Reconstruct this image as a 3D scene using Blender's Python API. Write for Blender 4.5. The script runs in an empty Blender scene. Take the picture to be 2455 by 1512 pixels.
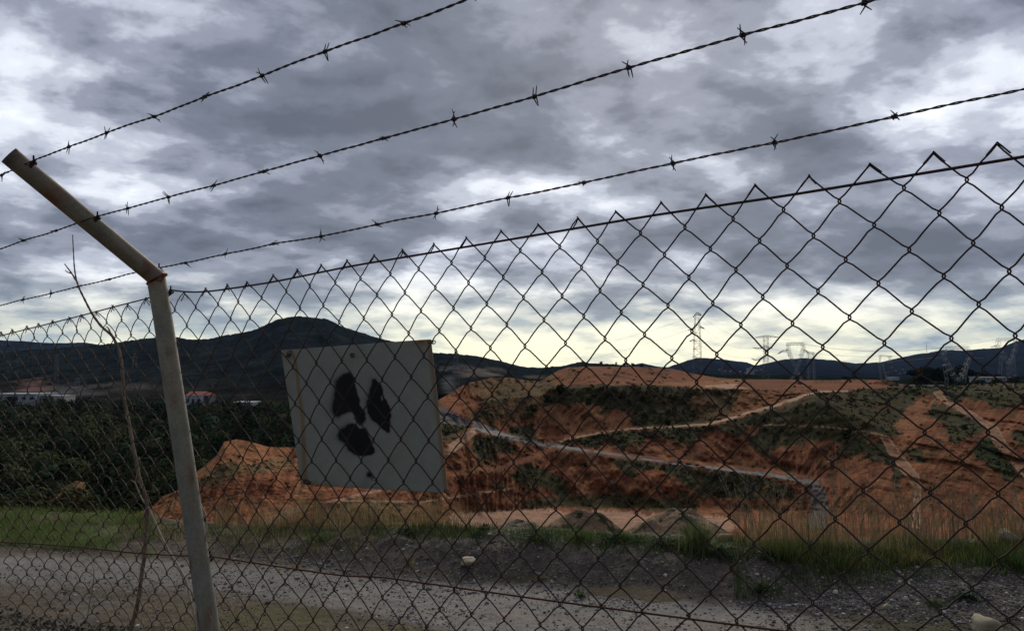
import bpy, math, random
import numpy as np
from mathutils import Vector
R = math.radians
random.seed(7); rng = np.random.default_rng(7)
SC = bpy.context.scene
COL = SC.collection

# ------------------------------------------------------------------ camera
F = 1990.0; CU = 1227.5; CV = 756.0; PITCH = R(3.56); EYE = 1.6
cam_d = bpy.data.cameras.new('camera'); cam = bpy.data.objects.new('camera', cam_d); COL.objects.link(cam)
cam_d.sensor_width = 36; cam_d.lens = F/2455*36; cam_d.clip_start = 0.05; cam_d.clip_end = 40000
cam.location = (0, 0, EYE); cam.rotation_euler = (R(90)+PITCH, 0, 0)
SC.camera = cam

# ------------------------------------------------------------------ sky (Nishita seen through a broken overcast)
SUN_EL, SUN_AZ = R(27), R(8)          # ahead of the camera, slightly right
w = bpy.data.worlds.new('World'); SC.world = w; w.use_nodes = True
nt = w.node_tree; nt.nodes.clear()
class NT:
    def __init__(s, t): s.t = t
    def n(s, typ, **k):
        nd = s.t.nodes.new(typ)
        for a, b in k.items(): setattr(nd, a, b)
        return nd
    def put(s, sock, v):
        if v is None: return
        if isinstance(v, bpy.types.NodeSocket): s.t.links.new(v, sock)
        else: sock.default_value = v
    def m(s, op, a, b=None, c=None, clamp=False):
        nd = s.n('ShaderNodeMath', operation=op, use_clamp=clamp)
        s.put(nd.inputs[0], a); s.put(nd.inputs[1], b)
        if c is not None: s.put(nd.inputs[2], c)
        return nd.outputs[0]
    def noise(s, vec, scale, detail=6, rough=.55, dist=0.0, dim='3D'):
        nd = s.n('ShaderNodeTexNoise', noise_dimensions=dim)
        if vec is not None: s.t.links.new(vec, nd.inputs['Vector'])
        nd.inputs['Scale'].default_value = scale; nd.inputs['Detail'].default_value = detail
        nd.inputs['Roughness'].default_value = rough; nd.inputs['Distortion'].default_value = dist
        return nd.outputs[0]
    def ramp(s, fac, pts, interp='LINEAR'):
        nd = s.n('ShaderNodeValToRGB'); cr = nd.color_ramp; cr.interpolation = interp
        while len(cr.elements) < len(pts): cr.elements.new(.5)
        for e, (p, c) in zip(cr.elements, pts): e.position = p; e.color = (*c, 1)
        s.put(nd.inputs[0], fac); return nd.outputs[0]
    def mix(s, f, a, b, mode='MIX'):
        nd = s.n('ShaderNodeMix', data_type='RGBA', blend_type=mode)
        s.put(nd.inputs[0], f)
        for i, v in ((6, a), (7, b)):
            if isinstance(v, tuple): v = (*v[:3], 1)
            s.put(nd.inputs[i], v)
        return nd.outputs[2]
    def mapr(s, v, a, b, c=0., d=1., smooth=True):
        nd = s.n('ShaderNodeMapRange'); nd.interpolation_type = 'SMOOTHSTEP' if smooth else 'LINEAR'
        s.put(nd.inputs[0], v)
        for i, q in enumerate((a, b, c, d)): nd.inputs[i+1].default_value = q
        return nd.outputs[0]
W = NT(nt)
tc = W.n('ShaderNodeTexCoord'); gen = tc.outputs['Generated']
sep = W.n('ShaderNodeSeparateXYZ'); nt.links.new(gen, sep.inputs[0])
X, Y, Z = sep.outputs
zc = W.m('ADD', W.m('MAXIMUM', Z, 0.0), 0.24)
px = W.m('DIVIDE', X, zc); py = W.m('DIVIDE', Y, zc)
cmb = W.n('ShaderNodeCombineXYZ'); nt.links.new(px, cmb.inputs[0]); nt.links.new(py, cmb.inputs[1]); cmb.inputs[2].default_value = 60.2
P = cmb.outputs[0]
rot = W.n('ShaderNodeMapping'); nt.links.new(P, rot.inputs[0]); rot.inputs['Rotation'].default_value = (0, 0, R(-28)); rot.inputs['Scale'].default_value = (.95, 1.0, 1)
PR = rot.outputs[0]
n1 = W.noise(PR, 1.7, 4, .5, .1)
n2 = W.noise(PR, 4.2, 10, .56, .10)
n3 = W.noise(PR, 11.0, 6, .55, .1)
den = W.m('ADD', W.m('MULTIPLY', n1, 1.35), W.m('MULTIPLY', n2, 1.5))
den = W.m('ADD', den, W.m('MULTIPLY', n3, .22))
den = W.m('SUBTRACT', den, 1.60)            # ~0 mean, positive = bright
yc = W.m('MAXIMUM', Y, .2)
A = W.m('DIVIDE', X, yc); E = W.m('DIVIDE', Z, yc)
# broad banks of thin (bright) and thick (dark) cloud, by compass direction and height
def ae(u, v):
    a = (u-CU)/F; b = (CV-v)/F
    fw = math.cos(PITCH)-math.sin(PITCH)*b
    return a/fw, (math.sin(PITCH)+math.cos(PITCH)*b)/fw
BANKS = [(820, 190, 420, 95, -.26), (300, 250, 200, 90, -.14), (1050, 360, 380, 60, -.20), (470, 540, 330, 45, -.26),
         (120, 520, 260, 50, -.12), (1900, 620, 330, 75, -.20), (2300, 560, 300, 60, -.14), (1500, 300, 260, 40, -.10),
         (1750, 215, 200, 35, -.10), (200, 60, 330, 45, .12), (80, 290, 170, 60, .22), (930, 235, 110, 28, .18), (1330, 250, 170, 45, .16),
         (2100, 250, 330, 60, .20), (2350, 140, 220, 60, .26), (1500, 40, 330, 60, .06), (2000, 70, 260, 40, .10),
         (1150, 460, 330, 28, .14), (300, 440, 180, 22, .12), (700, 470, 150, 20, .06), (350, 660, 280, 28, .22),
         (560, 620, 150, 18, .08), (900, 590, 320, 26, -.08), (1300, 700, 180, 25, .16), (2000, 470, 150, 25, .10), (250, 380, 200, 25, -.10),
         (1950, 735, 160, 26, .20), (2400, 650, 150, 30, .05), (2250, 740, 120, 24, .18), (1600, 690, 160, 26, .06), (1450, 540, 260, 30, -.10), (2050, 350, 240, 26, -.06)]
wob = W.m('MULTIPLY', W.m('SUBTRACT', W.noise(PR, 2.2, 4, .5), .5), .16)
Aw = W.m('ADD', A, wob); Ew = W.m('ADD', E, W.m('MULTIPLY', wob, .45))
tot = den
for (u, v, su, sv, wt) in BANKS:
    a0, e0 = ae(u, v)
    da = W.m('MULTIPLY', W.m('SUBTRACT', Aw, a0), F/su); de = W.m('MULTIPLY', W.m('SUBTRACT', Ew, e0), F/sv)
    g = W.m('EXPONENT', W.m('MULTIPLY', W.m('ADD', W.m('MULTIPLY', da, da), W.m('MULTIPLY', de, de)), -1.0))
    tot = W.m('MULTIPLY_ADD', g, wt*.9, tot)
low = W.mapr(E, .02, .11, 1., 0.)           # glowing band above the hills
tot = W.m('MULTIPLY_ADD', low, .40, tot)
tot = W.m('MULTIPLY_ADD', W.mapr(Y, -.2, .4, 0., 1.), .0, tot)
fac = W.mapr(tot, -.47, .50, 0., 1., False)
cloud = W.ramp(fac, [(0., (.070, .080, .106)), (.26, (.108, .122, .158)), (.46, (.192, .208, .258)), (.63, (.345, .367, .43)), (.80, (.54, .565, .62)), (1., (.72, .74, .76))], 'EASE')
warm = W.ramp(fac, [(0., (.17, .19, .22)), (.30, (.27, .32, .36)), (.48, (.44, .50, .47)), (.62, (.64, .65, .50)), (.85, (.86, .84, .60))], 'EASE')
lo2 = W.mapr(E, .0, .135, 1., 0.)
cloud = W.mix(W.m('MULTIPLY', lo2, .95), cloud, warm)
back = W.mapr(Y, -.3, .35, 0.62, 1.)        # sky dimmed behind the camera to set the light on the sign
up = W.mapr(Z, .4, .9, 1., .85)
bm = W.m('MULTIPLY', back, up)
bg2 = W.n('ShaderNodeBackground'); nt.links.new(cloud, bg2.inputs[0]); nt.links.new(bm, bg2.inputs[1])
sky = W.n('ShaderNodeTexSky', sky_type='NISHITA', sun_disc=False, sun_elevation=SUN_EL, sun_rotation=SUN_AZ)
bg1 = W.n('ShaderNodeBackground'); nt.links.new(sky.outputs[0], bg1.inputs[0]); bg1.inputs[1].default_value = .07
mx = W.n('ShaderNodeMixShader'); W.put(mx.inputs[0], W.mapr(fac, .75, 1., .97, .85)); nt.links.new(bg1.outputs[0], mx.inputs[1]); nt.links.new(bg2.outputs[0], mx.inputs[2])
out = W.n('ShaderNodeOutputWorld'); nt.links.new(mx.outputs[0], out.inputs[0])

sun_d = bpy.data.lights.new('sun', 'SUN'); sun = bpy.data.objects.new('sun', sun_d); COL.objects.link(sun)
sun_d.energy = 1.2; sun_d.angle = R(25); sun_d.color = (1, .90, .74)
sd = Vector((math.sin(SUN_AZ)*math.cos(SUN_EL), math.cos(SUN_AZ)*math.cos(SUN_EL), math.sin(SUN_EL)))
sun.rotation_euler = sd.to_track_quat('Z', 'Y').to_euler()
SC.view_settings.view_transform = 'Standard'; SC.view_settings.look = 'None'
SC.view_settings.exposure = 0.75; SC.view_settings.gamma = 1
SC.render.engine = 'CYCLES'

# ------------------------------------------------------------------ helpers
def lin(r, g, b):
    f = lambda c: (c/255/12.92) if c <= 10 else ((c/255+.055)/1.055)**2.4
    return np.array([f(r), f(g), f(b)])
def ray(u, v):
    a = (np.asarray(u, float)-CU)/F; b = (CV-np.asarray(v, float))/F
    fw = math.cos(PITCH)-math.sin(PITCH)*b; up = math.sin(PITCH)+math.cos(PITCH)*b
    return a/fw, up/fw
def at(u, v, y):
    """world point that stands at forward distance y in the direction (u, v)"""
    a, e = ray(u, v); y = np.asarray(y, float)
    a, e, y = np.broadcast_arrays(a, e, y)
    return np.stack([a*y, y, EYE+e*y], -1)
def uv_of(p):
    p = np.asarray(p, float); x, y, z = p[..., 0], p[..., 1], p[..., 2]-EYE
    fw = y*math.cos(PITCH)+z*math.sin(PITCH); up = -y*math.sin(PITCH)+z*math.cos(PITCH)
    return CU+F*x/fw, CV-F*up/fw
_perm = np.random.default_rng(3).random(65536)
def _h(ix, iy, iz): return _perm[((ix*73856093) ^ (iy*19349663) ^ (iz*83492791)) & 65535]
def vnoise(p):
    p = np.asarray(p, float); i = np.floor(p).astype(np.int64); f = p-i; f = f*f*(3-2*f)
    o = 0
    for dx in (0, 1):
        for dy in (0, 1):
            for dz in (0, 1):
                wgt = (f[..., 0] if dx else 1-f[..., 0])*(f[..., 1] if dy else 1-f[..., 1])*(f[..., 2] if dz else 1-f[..., 2])
                o = o+wgt*_h(i[..., 0]+dx, i[..., 1]+dy, i[..., 2]+dz)
    return o
def fbm(p, octv=5, gain=.5):
    p = np.asarray(p, float); a = 1.; s = 0.; t = 0.
    for k in range(octv):
        s = s+a*(vnoise(p+k*17.3)-.5); t += a; a *= gain; p = p*2.03
    return s/t*2
def xyz(x, y, z=0.):
    x, y, z = np.broadcast_arrays(np.asarray(x, float), np.asarray(y, float), np.asarray(z, float)); return np.stack([x, y, z], -1)

def mesh_obj(name, V, Fc, mat, parent=None, col=None, smooth=False, extra=None):
    V = np.asarray(V, np.float32); me = bpy.data.meshes.new(name)
    if isinstance(Fc, np.ndarray):
        nf, k = Fc.shape
        me.vertices.add(len(V)); me.vertices.foreach_set('co', V.ravel())
        me.loops.add(nf*k); me.loops.foreach_set('vertex_index', Fc.astype(np.int32).ravel())
        me.polygons.add(nf); me.polygons.foreach_set('loop_start', np.arange(0, nf*k, k, dtype=np.int32))
        me.update(calc_edges=True)
    else:
        me.from_pydata(V.tolist(), [], Fc)
    if smooth: me.polygons.foreach_set('use_smooth', np.ones(len(me.polygons), bool))
    if col is not None:
        c = np.ones((len(V), 4), np.float32); c[:, :3] = col
        at_ = me.attributes.new('Col', 'FLOAT_COLOR', 'POINT'); at_.data.foreach_set('color', c.ravel())
    if extra:
        for k_, a_ in extra.items():
            x_ = me.attributes.new(k_, 'FLOAT', 'POINT'); x_.data.foreach_set('value', np.asarray(a_, np.float32))
    me.validate()
    o = bpy.data.objects.new(name, me); COL.objects.link(o)
    if mat: me.materials.append(mat)
    if parent: o.parent = parent; o.matrix_parent_inverse = parent.matrix_basis.inverted()
    return o
def tag(o, label=None, cat=None, group=None, kind=None):
    if label: o['label'] = label
    if cat: o['category'] = cat
    if group: o['group'] = group
    if kind: o['kind'] = kind
    return o
def empty(name, loc, label, cat, group=None):
    o = bpy.data.objects.new(name, None); COL.objects.link(o); o.location = loc; o.empty_display_size = .1
    bpy.context.view_layer.update()
    return tag(o, label, cat, group)
class MB:
    """collects shapes into one mesh"""
    def __init__(s): s.V = []; s.F = []; s.C = []; s.n = 0
    def add(s, V, Fc, c=None):
        V = np.asarray(V, float).reshape(-1, 3)
        s.F += [tuple(int(i)+s.n for i in f) for f in Fc]; s.V.append(V); s.n += len(V)
        s.C.append(np.tile(np.array(c if c is not None else (1, 1, 1), float), (len(V), 1)))
    def tube(s, pts, rad, sides=6, ref=(0, 0, 1), cap=True, c=None):
        P_ = np.asarray(pts, float); n = len(P_); rad = np.broadcast_to(np.asarray(rad, float), (n,))
        T = np.gradient(P_, axis=0); T /= np.linalg.norm(T, axis=1)[:, None]+1e-12
        ref = np.array(ref, float)
        if abs(T[0] @ ref)/np.linalg.norm(ref) > .95: ref = np.array((1., .3, 0))
        U = np.cross(T, ref); U /= np.linalg.norm(U, axis=1)[:, None]+1e-12
        B = np.cross(T, U)
        an = np.arange(sides)/sides*2*math.pi
        V = P_[:, None]+rad[:, None, None]*(np.cos(an)[None, :, None]*U[:, None]+np.sin(an)[None, :, None]*B[:, None])
        Fc = []
        for i in range(n-1):
            for j in range(sides):
                k = (j+1) % sides
                Fc.append((i*sides+j, i*sides+k, (i+1)*sides+k, (i+1)*sides+j))
        if cap: Fc += [tuple(range(sides)), tuple(range((n-1)*sides, n*sides))[::-1]]
        s.add(V, Fc, c)
    def bar(s, a, b, t, c=None): s.tube([a, b], t*.5, 4, cap=False, c=c)
    def box(s, lo, hi, c=None):
        x0, y0, z0 = lo; x1, y1, z1 = hi
        s.add([(x0, y0, z0), (x1, y0, z0), (x1, y1, z0), (x0, y1, z0), (x0, y0, z1), (x1, y0, z1), (x1, y1, z1), (x0, y1, z1)],
              [(0, 3, 2, 1), (4, 5, 6, 7), (0, 1, 5, 4), (1, 2, 6, 5), (2, 3, 7, 6), (3, 0, 4, 7)], c)
    def build(s, name, mat, parent=None, smooth=False, col=False):
        return mesh_obj(name, np.concatenate(s.V), s.F, mat, parent, np.concatenate(s.C) if col else None, smooth)
def in_poly(u, v, poly):
    u = np.asarray(u); v = np.asarray(v); ins = np.zeros(u.shape, bool); n = len(poly)
    for i in range(n):
        x0, y0 = poly[i]; x1, y1 = poly[(i+1) % n]
        if y0 == y1: continue
        c = ((y0 > v) != (y1 > v)) & (u < (x1-x0)*(v-y0)/(y1-y0)+x0)
        ins ^= c
    return ins
def poly_dist(u, v, poly):
    d = np.full(np.shape(u), 1e9); n = len(poly)
    for i in range(n):
        x0, y0 = poly[i]; x1, y1 = poly[(i+1) % n]; dx, dy = x1-x0, y1-y0
        t = np.clip(((u-x0)*dx+(v-y0)*dy)/(dx*dx+dy*dy+1e-9), 0, 1)
        d = np.minimum(d, np.hypot(u-x0-t*dx, v-y0-t*dy))
    return np.where(in_poly(u, v, poly), -d, d)

# ------------------------------------------------------------------ materials
def mat_base(name):
    m = bpy.data.materials.new(name); m.use_nodes = True; t = m.node_tree
    b = t.nodes['Principled BSDF']; return m, NT(t), b
def M_attr(name, rough=.95, layers=((.2, .3),), bump=0., bscale=1., spec=.15, tint=None, transl=0.):
    """Col attribute broken up by procedural noise in world space; layers = (scale, amount)"""
    m, N, b = mat_base(name)
    a = N.n('ShaderNodeAttribute', attribute_name='Col'); col = a.outputs['Color']
    g = N.n('ShaderNodeNewGeometry').outputs['Position']
    for sc, am in layers:
        f = N.mapr(N.noise(g, sc, 6, .62), .3, .7, 1-am, 1+am, False)
        v = N.n('ShaderNodeCombineColor'); [N.put(v.inputs[i], f) for i in range(3)]
        col = N.mix(1., col, v.outputs[0], 'MULTIPLY')
    N.put(b.inputs['Base Color'], col); b.inputs['Roughness'].default_value = rough
    b.inputs['Specular IOR Level'].default_value = spec
    if transl:
        tb = N.n('ShaderNodeBsdfTranslucent'); N.put(tb.inputs[0], col); ms = N.n('ShaderNodeMixShader'); ms.inputs[0].default_value = transl
        N.t.links.new(b.outputs[0], ms.inputs[1]); N.t.links.new(tb.outputs[0], ms.inputs[2]); N.t.links.new(ms.outputs[0], N.t.nodes['Material Output'].inputs[0])
    if bump:
        bn = N.n('ShaderNodeBump'); bn.inputs['Strength'].default_value = bump; bn.inputs['Distance'].default_value = .4/bscale
        N.put(bn.inputs['Height'], N.noise(g, bscale, 8, .65)); N.t.links.new(bn.outputs[0], b.inputs['Normal'])
    return m
def M_plain(name, c, rough=.7, metal=0., var=.2, scale=5., c2=None, thr=(.5, .65), bump=0., obj=False):
    m, N, b = mat_base(name)
    g = N.n('ShaderNodeNewGeometry').outputs['Position'] if not obj else N.n('ShaderNodeTexCoord').outputs['Object']
    f = N.mapr(N.noise(g, scale*2.3, 5, .6), .3, .7, 1-var, 1+var, False)
    v = N.n('ShaderNodeCombineColor'); [N.put(v.inputs[i], f) for i in range(3)]
    base = tuple(float(x) for x in c)
    if c2 is not None:
        base = N.mix(N.mapr(N.noise(g, scale, 7, .6, .3), thr[0], thr[1]), base, tuple(float(x) for x in c2))
    N.put(b.inputs['Base Color'], N.mix(1., base, v.outputs[0], 'MULTIPLY'))
    b.inputs['Roughness'].default_value = rough; b.inputs['Metallic'].default_value = metal
    b.inputs['Specular IOR Level'].default_value = .3
    if bump:
        bn = N.n('ShaderNodeBump'); bn.inputs['Strength'].default_value = bump; bn.inputs['Distance'].default_value = .002
        N.put(bn.inputs['Height'], N.noise(g, scale*8, 5, .6)); N.t.links.new(bn.outputs[0], b.inputs['Normal'])
    return m
m_wire = M_plain('galvanised wire gone rusty', (.050, .040, .036), .7, .1, .35, 18, (.065, .028, .018), (.42, .62))
m_wire_l = M_plain('weathered fence wire', (.085, .070, .052), .7, .1, .35, 18, (.065, .03, .018), (.46, .66))
m_rustwire = M_plain('rust brown wire', (.085, .036, .022), .8, .1, .3, 25)
m_barb = M_plain('dark barbed wire', (.085, .078, .075), .6, .3, .35, 30, (.09, .04, .025), (.5, .65))
m_quarry = M_attr('quarry earth', layers=((.035, .18), (.25, .30), (1.3, .36), (4.5, .34)), bump=.7, bscale=.5, spec=.02)
m_road_far = M_attr('haul road surface', layers=((.1, .12), (1.2, .12)), bump=.2, bscale=1.)
m_hill = M_attr('forested hillside', layers=((.006, .3), (.02, .5), (.08, .45)), bump=1., bscale=.05, spec=0.)
m_ground = M_attr('stony ground', layers=((1.3, .18), (14., .30), (70., .38)), bump=.8, bscale=30.)
m_groad = M_attr('gravel road surface', layers=((.8, .12), (12., .14), (90., .34)), bump=.7, bscale=60.)
m_leaf = M_attr('foliage', rough=1., layers=((.12, .25), (1.5, .12)), spec=0.)
m_grass = M_attr('grass blade', rough=.8, layers=((2., .2),), spec=.1, transl=.45)
m_stone = M_attr('loose stone', rough=.9, layers=((20., .2), (120., .2)), bump=.5, bscale=80.)
m_pylon = M_plain('galvanised lattice steel', (.24, .26, .28), .5, .4, .15, .2)
m_pylon_d = M_plain('painted lattice steel', (.20, .15, .13), .6, .2, .25, .1)
m_cable = M_plain('power cable', (.18, .17, .17), .6)

# ------------------------------------------------------------------ quarry landform (lofted through its real ridges and benches)
def curve(pts):
    a = np.array(pts, float); return lambda u: np.interp(u, a[:, 0], a[:, 1])
SKY = curve([(-300, 1236), (0, 1228), (60, 1217), (107, 1203), (152, 1168), (183, 1153), (202, 1156), (216, 1185), (240, 1222), (300, 1234), (345, 1234), (359, 1221), (391, 1188), (434, 1173), (473, 1130),
    (500, 1108), (519, 1093), (537, 1060), (565, 1054), (596, 1057), (641, 1070), (693, 1072), (760, 1066), (850, 1045), (950, 1008), (1040, 966), (1075, 945),
    (1123, 917), (1182, 905), (1225, 906), (1260, 911), (1294, 915), (1308, 906), (1336, 889), (1364, 880), (1420, 878), (1504, 879), (1560, 880), (1616, 885), (1650, 893), (1717, 905),
    (1793, 909), (1900, 910), (1997, 911), (2060, 909), (2110, 911), (2143, 919), (2222, 926), (2300, 923), (2380, 919), (2455, 918), (2900, 915)])
LV = [  # (direction -> height line, direction -> distance line)
    (curve([(-300, 1700), (2900, 1700)]), curve([(-300, 52), (210, 52), (330, 112), (2900, 112)])),
    (curve([(-300, 1300), (2900, 1300)]), curve([(-300, 58), (210, 58), (330, 122), (2900, 122)])),
    (curve([(-300, 1262), (210, 1262), (390, 1260), (540, 1262), (700, 1258), (900, 1252), (1060, 1244), (1200, 1232), (1400, 1224), (1860, 1226), (2150, 1236), (2900, 1245)]),
     curve([(-300, 62), (210, 62), (300, 135), (540, 140), (900, 148), (1060, 155), (1130, 163), (1200, 172), (1500, 182), (1860, 175), (2150, 155), (2300, 145), (2900, 138)])),
    (curve([(-300, 1250), (210, 1248), (300, 1255), (390, 1238), (540, 1195), (700, 1196), (900, 1188), (1060, 1135), (1130, 1128), (1200, 1122), (1336, 1068), (1500, 1090), (1690, 1112), (1860, 1137), (2000, 1165), (2150, 1160), (2900, 1160)]),
     curve([(-300, 66), (210, 66), (300, 140), (540, 150), (900, 162), (1060, 178), (1200, 198), (1336, 228), (1500, 218), (1690, 208), (1860, 195), (2000, 182), (2150, 175), (2300, 166), (2900, 156)])),
    (curve([(-300, 1244), (210, 1215), (300, 1250), (390, 1215), (540, 1130), (700, 1130), (900, 1115), (1060, 1050), (1130, 1028), (1200, 1040), (1336, 1052), (1500, 1030), (1690, 1015), (1860, 970), (1960, 945), (2060, 1000), (2150, 1050), (2455, 1060), (2900, 1060)]),
     curve([(-300, 70), (210, 71), (300, 143), (540, 161), (900, 182), (1060, 205), (1130, 225), (1336, 246), (1690, 246), (1860, 258), (2000, 235), (2150, 206), (2300, 192), (2900, 182)])),
    (curve([(-300, 1240), (160, 1185), (210, 1200), (300, 1243), (390, 1200), (540, 1085), (700, 1097), (900, 1078), (1060, 1000), (1130, 966), (1200, 950), (1290, 940), (1336, 925), (1390, 921), (1500, 918), (1690, 926), (1800, 930), (1960, 936), (2150, 928), (2300, 938), (2455, 944), (2900, 944)]),
     curve([(-300, 74), (210, 75), (300, 146), (540, 172), (900, 205), (1060, 236), (1200, 265), (1336, 282), (1690, 290), (2000, 288), (2150, 280), (2455, 254), (2900, 250)])),
    (lambda u: SKY(u), curve([(-300, 79), (210, 79), (300, 150), (540, 184), (700, 188), (900, 222), (1060, 263), (1200, 292), (1336, 330), (1500, 345), (1640, 365), (1800, 430), (2150, 420), (2300, 400), (2900, 380)])),
    (lambda u: SKY(u)+60, curve([(-300, 92), (210, 92), (300, 165), (540, 215), (900, 270), (1060, 310), (1200, 345), (1500, 420), (1800, 520), (2900, 470)])),
]
SUB = [3, 4, 18, 40, 44, 44, 20, 4]
u_arr = np.arange(-300, 2902, 2.6)
Vv, Yy, Tt = [], [], []
lastv = None
for k in range(len(LV)-1):
    v0, r0 = LV[k][0](u_arr), LV[k][1](u_arr); v1, r1 = LV[k+1][0](u_arr), LV[k+1][1](u_arr)
    n = SUB[k+1]
    for i in range(n if k < len(LV)-2 else n+1):
        t = i/n; Vv.append(v0+(v1-v0)*t); tb_ = t*.5+.25*min(t/.07, 1)+.25*max((t-.93)/.07, 0); bz = .62*np.clip((u_arr-1000)/120, 0, 1)*np.clip((2060-u_arr)/150, 0, 1)*(1 if 2 <= k <= 4 else 0); Yy.append(r0+(r1-r0)*(t*(1-bz)+tb_*bz)); Tt.append(np.full_like(u_arr, k+t))
Vv = np.array(Vv); Yy = np.array(Yy); Tt = np.array(Tt); Uu = np.broadcast_to(u_arr, Vv.shape).copy()
# soften creases between columns
def smooth_u(A, k=9):
    ker = np.hanning(k+2)[1:-1]; ker /= ker.sum(); pad = k//2
    return np.array([np.convolve(np.pad(r_, pad, 'edge'), ker, 'valid') for r_ in A])
Yy = smooth_u(Yy, 31)
base = at(Uu, Vv, Yy)
# ragged crest + erosion relief
rag = fbm(xyz(Uu/14., 0, 5.), 4)*1.6+fbm(xyz(Uu/60., 0, 9.), 2)*1.5
Vv = Vv+np.where(Tt > 5.0, np.clip(Tt-5, 0, 1), 0)*np.where(Uu < 1320, rag*1.2, rag*.45)
gul = fbm(np.stack([base[..., 0]*.11+base[..., 1]*.03, base[..., 1]*.035, base[..., 2]*.03], -1), 5, .55)
rid = np.abs(fbm(np.stack([base[..., 0]*.22+base[..., 2]*np.interp(Uu, [300, 1100, 1300, 1850, 2100], [.12, .16, -.26, -.26, .26])+base[..., 1]*.02, base[..., 1]*.05, base[..., 2]*.05], -1), 4, .5))
fine = fbm(base*.5, 4, .6)
amp = np.clip((Tt-1.2)/1.0, 0, 1)*np.clip((7-Tt), 0, 1)
Yy = Yy+amp*(gul*7.5-rid*8.5+fine*1.3+fbm(base*1.6, 3, .6)*.7)*np.interp(Uu, [950, 1100, 1850, 2050], [.6, 1., 1., .6])*np.where(Uu < 215, .35, 1.)*(1-.6*np.clip((Uu-1900)/200, 0, 1)*np.clip((3.6-Tt), 0, 1))
# colour classes -------------------------------------------------------------
def c4(*p): return [((1300+x/2.749)*.76959, (1050+y/2.749)*.76959) for x, y in p]
def c5(*p): return [((1900+x/3.024)*.76959, (1050+y/3.024)*.76959) for x, y in p]
def c6(*p): return [((2490+x/3.024)*.76959, (1050+y/3.024)*.76959) for x, y in p]
def c2(*p): return [(x/2.52*.76959, (1000+y/2.52)*.76959) for x, y in p]
def cb(*p): return [((800+x/2.728)*.76959, (1500+y/2.728)*.76959) for x, y in p]
def cc(*p): return [((1600+x/3.069)*.76959, (1500+y/3.069)*.76959) for x, y in p]
RED = np.array((.250, .097, .045)); RED2 = np.array((.165, .060, .031)); ORG = np.array((.31, .140, .066)); TAN = np.array((.19, .108, .050))
SCRUB = np.array((.066, .055, .028)); DGRN = np.array((.048, .058, .024)); GRN = np.array((.05, .075, .022)); TRK = np.array((.37, .21, .125)); PALE = np.array((.47, .28, .185)); OLV = np.array((.085, .066, .030)); GREY = np.array((.150, .142, .138)); ROADC = np.array((.27, .235, .205))
wu = Uu+fbm(xyz(Uu/16, Vv/9, 1), 4)*11+fbm(xyz(Uu/5, Vv/4, 8), 3)*7+fbm(xyz(Uu/2., Vv/1.6, 41), 2)*5; wv = Vv+fbm(xyz(Uu/16, Vv/9, 4), 4)*6.5+fbm(xyz(Uu/5, Vv/4, 12), 3)*4.5+fbm(xyz(Uu/2., Vv/1.6, 51), 2)*3.5
nz = fbm(xyz(Uu/28, Vv/16, 2), 5, .6)
sl_ = np.interp(Uu, [300, 1100, 1300, 1900, 2100, 2500], [-.3, -.6, 1.1, 1.1, -1.0, -1.1]); stri = fbm(xyz((Uu-Vv*sl_)/6, (Uu+Vv)/70, 3), 4)+.6*fbm(xyz((Uu-Vv*sl_)/17, (Uu+Vv)/120, 13), 3)        # slanting runnels on the faces
col = RED[None, None]*np.ones(Uu.shape+(1,))
def blend(c, mask, soft=None):
    global col
    mk = mask[..., None].astype(float); col = col*(1-mk)+c*mk
col = col+(RED2-col)*np.clip(.55+nz*2., 0, 1)[..., None]
col = col+(TAN*.6-col)*np.clip(fbm(xyz(Uu/45, Vv/25, 77), 5, .6)*2.5-.1, 0, .75)[..., None]
col = col*(1+stri*.5)[..., None]
blend(ORG*.9, (stri > .28) & (nz < .1))
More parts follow.
